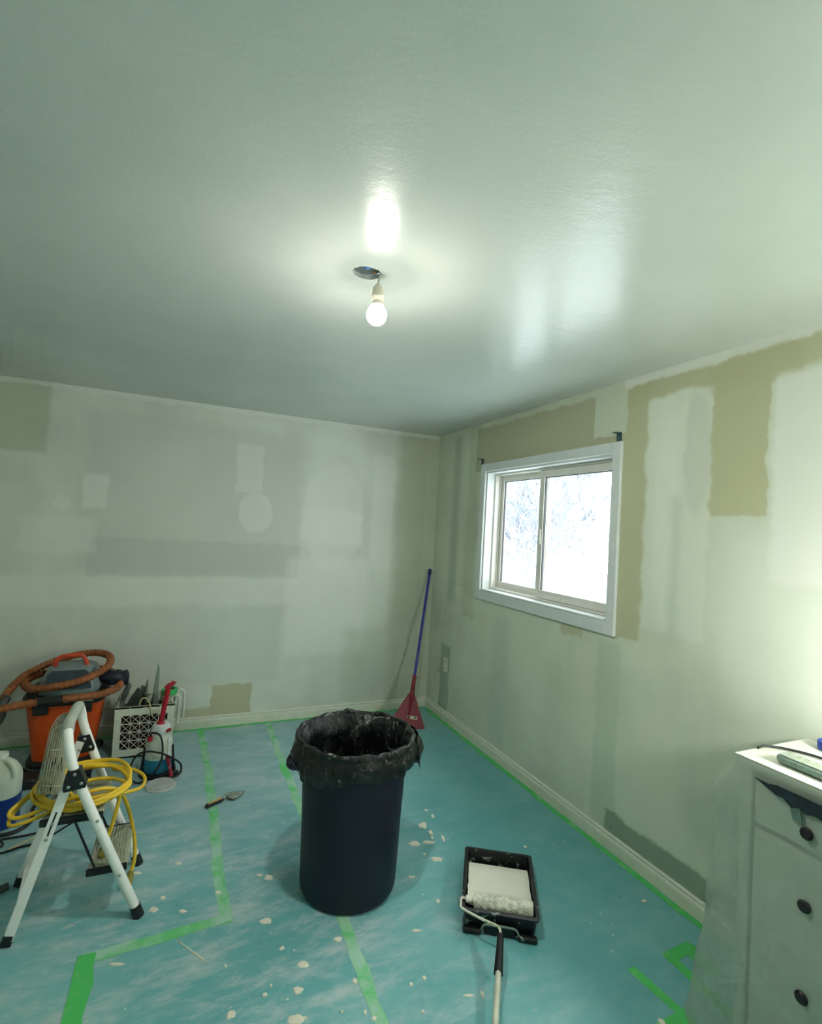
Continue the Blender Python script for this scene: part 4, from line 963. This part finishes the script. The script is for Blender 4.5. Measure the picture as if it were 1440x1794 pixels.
MB().lathe([(0.0, 0.240), (0.050, 0.240), (0.053, 0.246), (0.053, 0.272), (0.047, 0.292), (0.044, 0.298), (0.0, 0.300)], (PX+0.006, PY, 0), 32, wob=lambda th, j: 0.02*math.cos(th*16)).build('cap', m_sw, spr, smooth=True)
MB().box((PX+0.052, PY-0.015, 0.16), (0.030, 0.10, 0.13), bev=0.014).build('side_shell', m_sw, spr, smooth=True)
pa, pb = Vector((PX+0.000, PY, 0.298)), Vector((PX+0.030, PY, 0.520))
MB().tube([pa, pa+(pb-pa)*0.04, pa+(pb-pa)*0.06, pb], [0.026, 0.024, 0.0145, 0.0155], 14).build('pump_rod', m_sr, spr, smooth=True)
MB().tube(spline([pb-Vector((0.012, 0, 0.01)), pb+Vector((0.0, 0, 0.006)), pb+Vector((0.020, 0.0, 0.016)), pb+Vector((0.030, 0, 0.03))], 4), [0.015]*6+[0.013]*7, 12).build('pump_handle', m_sr, spr, smooth=True)
MB().box((PX+0.048, PY-0.045, 0.268), (0.030, 0.016, 0.018), ((.9,0,.43),(0,1,0),(-.43,0,.9)), 0.004).build('release_valve', m_sr, spr)
MB().lathe([(0.0, 0.0), (0.014, 0.0), (0.014, 0.028), (0.0, 0.028)], (PX-0.052, PY-0.050, 0.215), 14).build('hose_nut', m_sr, spr, smooth=True)
MB().tube(spline([(PX-0.052, PY-0.050, 0.240), (PX-0.040, PY-0.075, 0.272), (PX+0.002, PY-0.10, 0.262), (PX+0.022, PY-0.115, 0.19), (PX+0.015, PY-0.125, 0.11), (PX-0.03, PY-0.13, 0.04), (PX-0.09, PY-0.135, 0.012), (PX-0.135, PY-0.115, 0.03), (PX-0.145, PY-0.105, 0.09), (PX-0.118, PY-0.105, 0.155), (PX-0.07, PY-0.11, 0.178), (PX+0.0, PY-0.118, 0.168), (PX+0.07, PY-0.112, 0.13), (PX+0.125, PY-0.10, 0.08), (PX+0.130, PY-0.10, 0.03), (PX+0.10, PY-0.11, 0.010), (PX+0.068, PY-0.115, 0.016)], 7), 0.0055, 9).build('hose', m_cordk, spr, smooth=True)
m_gun = spattered('sprayer_gun_mat', S(164, 34, 56), S(190, 170, 170), 0.5, 30, 0.52, 0.62)
MB().tube([(PX+0.050, PY-0.100, 0.135), (PX+0.062, PY-0.104, 0.09), (PX+0.072, PY-0.108, 0.05), (PX+0.078, PY-0.110, 0.018)], [0.012, 0.010, 0.009, 0.013], 10).build('trigger_wand', m_gun, spr, smooth=True)
MB().box((PX+0.100, PY-0.095, 0.022), (0.038, 0.024, 0.036), bev=0.007).build('nozzle_tip', m_vblk, spr)
for sg in (-1, 1): MB().bar((PX+sg*0.090, PY-0.02, 0.025), (PX+sg*0.076, PY-0.02, 0.17), 0.014, 0.030, (0,1,0), 0.004).build('strap_rail', m_vblk, spr)

# ------------------------------------------------------------------ white lid on the floor
t = thing('bucket_lid', 'round white plastic lid lying on the floor in front of the sprayer', 'lid', (-2.123, -0.840, 0))
m_lid = mat('lid_mat', S(248, 247, 242), 0.45, var=0.04)
MB().lathe([(0.0, 0.0), (0.078, 0.0), (0.081, 0.003), (0.081, 0.010), (0.078, 0.0115), (0.074, 0.008), (0.0, 0.008)], (-2.123, -0.840, 0), 44).build('disc', m_lid, t, smooth=True)
MB().lathe([(0.0745, 0.008), (0.0765, 0.0125), (0.080, 0.0125), (0.0812, 0.010)], (-2.123, -0.840, 0), 44).build('rim', mat('lid_rim_mat', S(190, 196, 190), 0.45), t, smooth=True)

# ------------------------------------------------------------------ pointing trowel on the floor
ta, tb = Vector((-1.893, -1.172, 0.012)), Vector((-1.688, -1.056, 0.006)); td = (tb-ta).normalized(); td = Vector((td.x, td.y, 0)).normalized(); tn = Vector((-td.y, td.x, 0))
t = thing('trowel', 'pointing trowel with wooden handle lying on the taped floor', 'trowel', (ta.x, ta.y, 0))
hm = MB(); hl_ = 0.105
hm.tube([ta+td*0.0, ta+td*0.006, ta+td*0.04, ta+td*0.085, ta+td*hl_], [0.009, 0.0125, 0.0115, 0.0125, 0.009], 12); h_ = hm.build('handle', mat('black_grip_mat', S(34, 38, 36), 0.5), t, smooth=True)
MB().box(ta+td*0.055+Vector((0, 0, 0.0105)), (0.085, 0.014, 0.006), (td, tn, uz), 0.0025).build('wood_inlay', mat('amber_wood_mat', S(214, 172, 92), 0.45), h_)
sk = [ta+td*hl_, ta+td*(hl_+0.014)+uz*0.006, ta+td*(hl_+0.026)+uz*0.012, ta+td*(hl_+0.04)+uz*0.008]
MB().tube(sk, 0.005, 10).build('shank', m_blade, t, smooth=True)
b0 = ta+td*(hl_+0.026)
pl_ = [(0.0, 0.018), (0.012, 0.052), (0.030, 0.050), (0.075, 0.034), (0.118, 0.003), (0.118, -0.003), (0.075, -0.034), (0.030, -0.050), (0.012, -0.052), (0.0, -0.018)]
mb = MB(); mb.prism([Vector((b0.x, b0.y, 0.013-u_*0.08))+td*u_+tn*v_*0.85 for u_, v_ in pl_], (0, 0, 0.0025))
mb.build('blade', spattered('trowel_blade_mat', S(136, 150, 140), S(206, 208, 196), 0.35, 40, 0.55, 0.62), t)

# ------------------------------------------------------------------ dresser under plastic film
DX0, DX1, DY0, DY1, DZ = -0.415, -0.020, -4.02, -3.105, 0.915
m_dr = mat('white_dresser_mat', S(208, 212, 194), 0.5, var=0.04)
dr = thing('dresser', 'white chest of drawers with dark knobs under plastic sheeting', 'dresser', ((DX0+DX1)/2, (DY0+DY1)/2, 0))
MB().box(((DX0+DX1)/2+0.020, (DY0+DY1)/2, (DZ-0.025+0.06)/2), (DX1-DX0-0.040, DY1-DY0-0.012, DZ-0.085), bev=0.003).build('body', m_dr, dr)
MB().box(((DX0+DX1)/2, (DY0+DY1)/2, DZ-0.013), (DX1-DX0+0.02, DY1-DY0+0.02, 0.026), bev=0.006).build('top', m_dr, dr)
for y_ in (DY0+0.04, DY1-0.04):
    for x_ in (DX0+0.05, DX1-0.04): MB().box((x_, y_, 0.03), (0.05, 0.05, 0.06), bev=0.003).build('leg', m_dr, dr)
for y_ in (DY0+0.020, DY1-0.020): MB().box((DX0+0.017, y_, 0.475), (0.046, 0.034, 0.83), bev=0.003).build('stile', m_dr, dr)
m_knob = mat('dark_knob_mat', S(34, 28, 32), 0.4)
for (z0, z1) in ((0.735, 0.865), (0.470, 0.717), (0.210, 0.4675), (0.055, 0.2075)):
    d_ = MB().box((DX0+0.017, (DY0+DY1)/2, (z0+z1)/2), (0.048, DY1-DY0-0.096, z1-z0), bev=0.003).build('drawer', m_dr, dr)
    zk = {0.735: 0.787, 0.470: 0.585, 0.210: 0.335}.get(z0, (z0+z1)/2)
    for y_ in (-3.310, -3.80):
        MB().lathe([(0.0, 0.0), (0.007, 0.0), (0.007, 0.010), (0.016, 0.016), (0.0175, 0.022), (0.013, 0.028), (0.0, 0.030)], (DX0-0.007, y_, zk), 18, ((0,1,0),(0,0,1),(-1,0,0))).build('knob', m_knob, d_, smooth=True)
# film: front, rounded far corner, far end, bulging out towards the floor
k = NT('plastic_film_mat')
tr = k.n('ShaderNodeBsdfTransparent'); tr.inputs[0].default_value = (0.93, 0.97, 0.94, 1)
k.color(S(206, 218, 204)); k.rough(0.35); k.p.inputs['Specular IOR Level'].default_value = 0.3
mx = k.n('ShaderNodeMixShader'); k.l(k.mapr(k.noise(4, 4, 0.6), 0.3, 0.7, 0.42, 0.54), mx.inputs[0])
k.l(tr.outputs[0], mx.inputs[1]); k.l(k.p.outputs[0], mx.inputs[2]); k.l(mx.outputs[0], k.out.inputs[0])
k.bump(k.noise(9, 4, 0.6, vec=k.scaled(1, 1, 0.4)), 0.25, 0.02); m_film = k.m
film = thing('plastic_sheet', 'translucent plastic sheet draped over the dresser down to the floor', 'plastic sheet', (-0.22, -3.5, 0))
mb = MB(); rows = []
path = [(DX0-0.012, -4.0+0.86*i/20) for i in range(21)]+[(DX0-0.008+0.035*(1-math.cos(a_))-0.004, -3.128+0.035*math.sin(a_)+0.0) for a_ in (0.4, 0.8, 1.2, 1.57)]+[(DX0+0.05+0.34*i/10, -3.090) for i in range(11)]
for j in range(25):
    q = j/24; z_ = 0.922*(1-q)+0.004*q; row = []
    for i, (x_, y_) in enumerate(path):
        out = Vector((-1, 0, 0)) if i < 20 else (Vector((0, 1, 0)) if i > 24 else Vector((-math.cos((i-20)/5*1.57), math.sin((i-20)/5*1.57), 0)))
        fl_ = (0.0 if i < 20 else min(1, (i-19)/6))
        b_ = 0.004+0.012*q+0.014*abs(nz(i*0.45, q*2.2, 3.3))*min(1, q*6)
        b_ += fl_*(0.085*min(1, q*7)+0.055*q**2+0.030*nz(q*5, i*0.3, 1.7))
        if j == 0: b_ = 0.004
        row.append(Vector((min(x_, -0.03), y_, z_))+out*b_)
    rows.append(row)
mb.grid(rows); mb.build('drape', m_film, film, smooth=True, angle=1.4)
mb = MB(); rows = []
for j in range(12):
    x_ = DX0-0.012+0.395*j/11
    rows.append([Vector((x_, -4.0+0.912*i/24, 0.9205+0.0022*abs(nz(x_*14, i*0.6, 2)))) for i in range(25)])
mb.grid(rows); mb.build('top_cover', mat('top_sheet_mat', S(232, 234, 220), 0.5, var=0.03), film, smooth=True)
# things on the dresser
t = thing('sanding_sponge', 'grey sanding sponge on the edge of the dresser top', 'sponge', (-0.345, -3.262, 0.924))
MB().box((-0.345, -3.262, 0.938), (0.062, 0.160, 0.026), ((1,0.0,0),(0,1,0),(0,0,1)), 0.007).build('foam', mat('sponge_mat', S(118, 140, 128), 0.85, var=0.15, scale=60, bump=0.5), t)
MB().box((-0.345, -3.262, 0.9515), (0.052, 0.150, 0.002), bev=0.0008).build('grit_face', mat('grit_mat', S(156, 166, 150), 0.9, var=0.2, scale=90), t)
o = MB().tube(spline([(-0.325, -3.098, 0.928), (-0.285, -3.098, 0.929), (-0.245, -3.130, 0.929), (-0.215, -3.175, 0.929), (-0.200, -3.225, 0.929), (-0.185, -3.30, 0.929), (-0.17, -3.42, 0.929)], 7), 0.0042, 9).build('black_cable', m_cordk, org=(-0.25, -3.15, 0.925), smooth=True); setp(o, 'black cable curving across the white dresser top', 'cable')
t = thing('painter_tape_roll', 'blue tape roll at the back of the dresser top', 'tape roll', (-0.075, -3.185, 0.924))
MB().lathe([(0.030, 0.0), (0.046, 0.0), (0.047, 0.002), (0.047, 0.024), (0.046, 0.026), (0.030, 0.026), (0.030, 0.0)], (-0.072, -3.192, 0.924), 32).build('tape', mat('blue_tape_mat', S(30, 66, 170), 0.45), t, smooth=True)
MB().lathe([(0.030, 0.001), (0.030, 0.025), (0.027, 0.025), (0.027, 0.001), (0.030, 0.001)], (-0.072, -3.192, 0.924), 32).build('core', mat('card_ring_mat', S(190, 176, 140), 0.7), t, smooth=True)
# dark strip standing in for shade in the drawer gap, with a hanging tail
mb = MB(); topl = []; botl = []
for i in range(17):
    y_ = -3.165-0.33*i/16; w_ = 0.5*min(1, i/4)
    topl.append((y_, 0.884-0.006*(i < 3))); botl.append((y_, 0.884-0.006-0.034*min(1, i/5)-0.008*nz(i*0.9, 1, 2)))
pts_ = topl+botl[::-1]
mb.prism([(DX0-0.026, y_, z_) for y_, z_ in pts_], (-0.004, 0, 0))
t = thing('drawer_gap_shade', 'ragged dark strip standing in for the shaded drawer gap below the dresser top edge', 'tape', (DX0-0.028, -3.3, 0.85))
m_gap = mat('gap_shade_mat', S(38, 48, 60), 0.5, var=0.3, scale=40, bump=0.6); mb.build('strip', m_gap, t)
mb = MB(); mb.prism([(DX0-0.027, y_, z_) for y_, z_ in ((-3.262, 0.858), (-3.292, 0.852), (-3.300, 0.806), (-3.276, 0.806), (-3.272, 0.82))], (-0.003, 0, 0)); mb.build('tail', mat('grey_tail_mat', S(104, 132, 122), 0.5), t)

# bare-bulb work lamp standing on the dresser, just out of the photograph: it throws the bright patch on the right wall
LX, LY = -0.30, -3.74
wl = thing('work_lamp', 'bare-bulb lamp on a black stand on the dresser by the right wall', 'lamp', (LX, LY, 0.925))
MB().lathe([(0.0, 0.0), (0.060, 0.0), (0.062, 0.006), (0.050, 0.014), (0.010, 0.018), (0.0, 0.018)], (LX, LY, 0.925), 32).build('base', m_blk, wl, smooth=True)
MB().tube([(LX, LY, 0.94), (LX, LY, 1.16)], 0.008, 10).build('stem', m_blk, wl, smooth=True)
MB().lathe([(0.0, 1.150), (0.016, 1.150), (0.019, 1.156), (0.019, 1.195), (0.0, 1.195)], (LX, LY, 0), 24).build('socket', m_socket, wl, smooth=True)
MB().lathe([(0.016, 1.195)]+[(0.068*math.sin(a_), 1.258-0.068*math.cos(a_)) for a_ in [0.35+i*(math.pi-0.35)/10 for i in range(11)]], (LX, LY, 0), 20).build('globe', litmat('lit_lamp_mat', (0.98, 1.0, 0.92, 1), LAMP), wl, smooth=True)
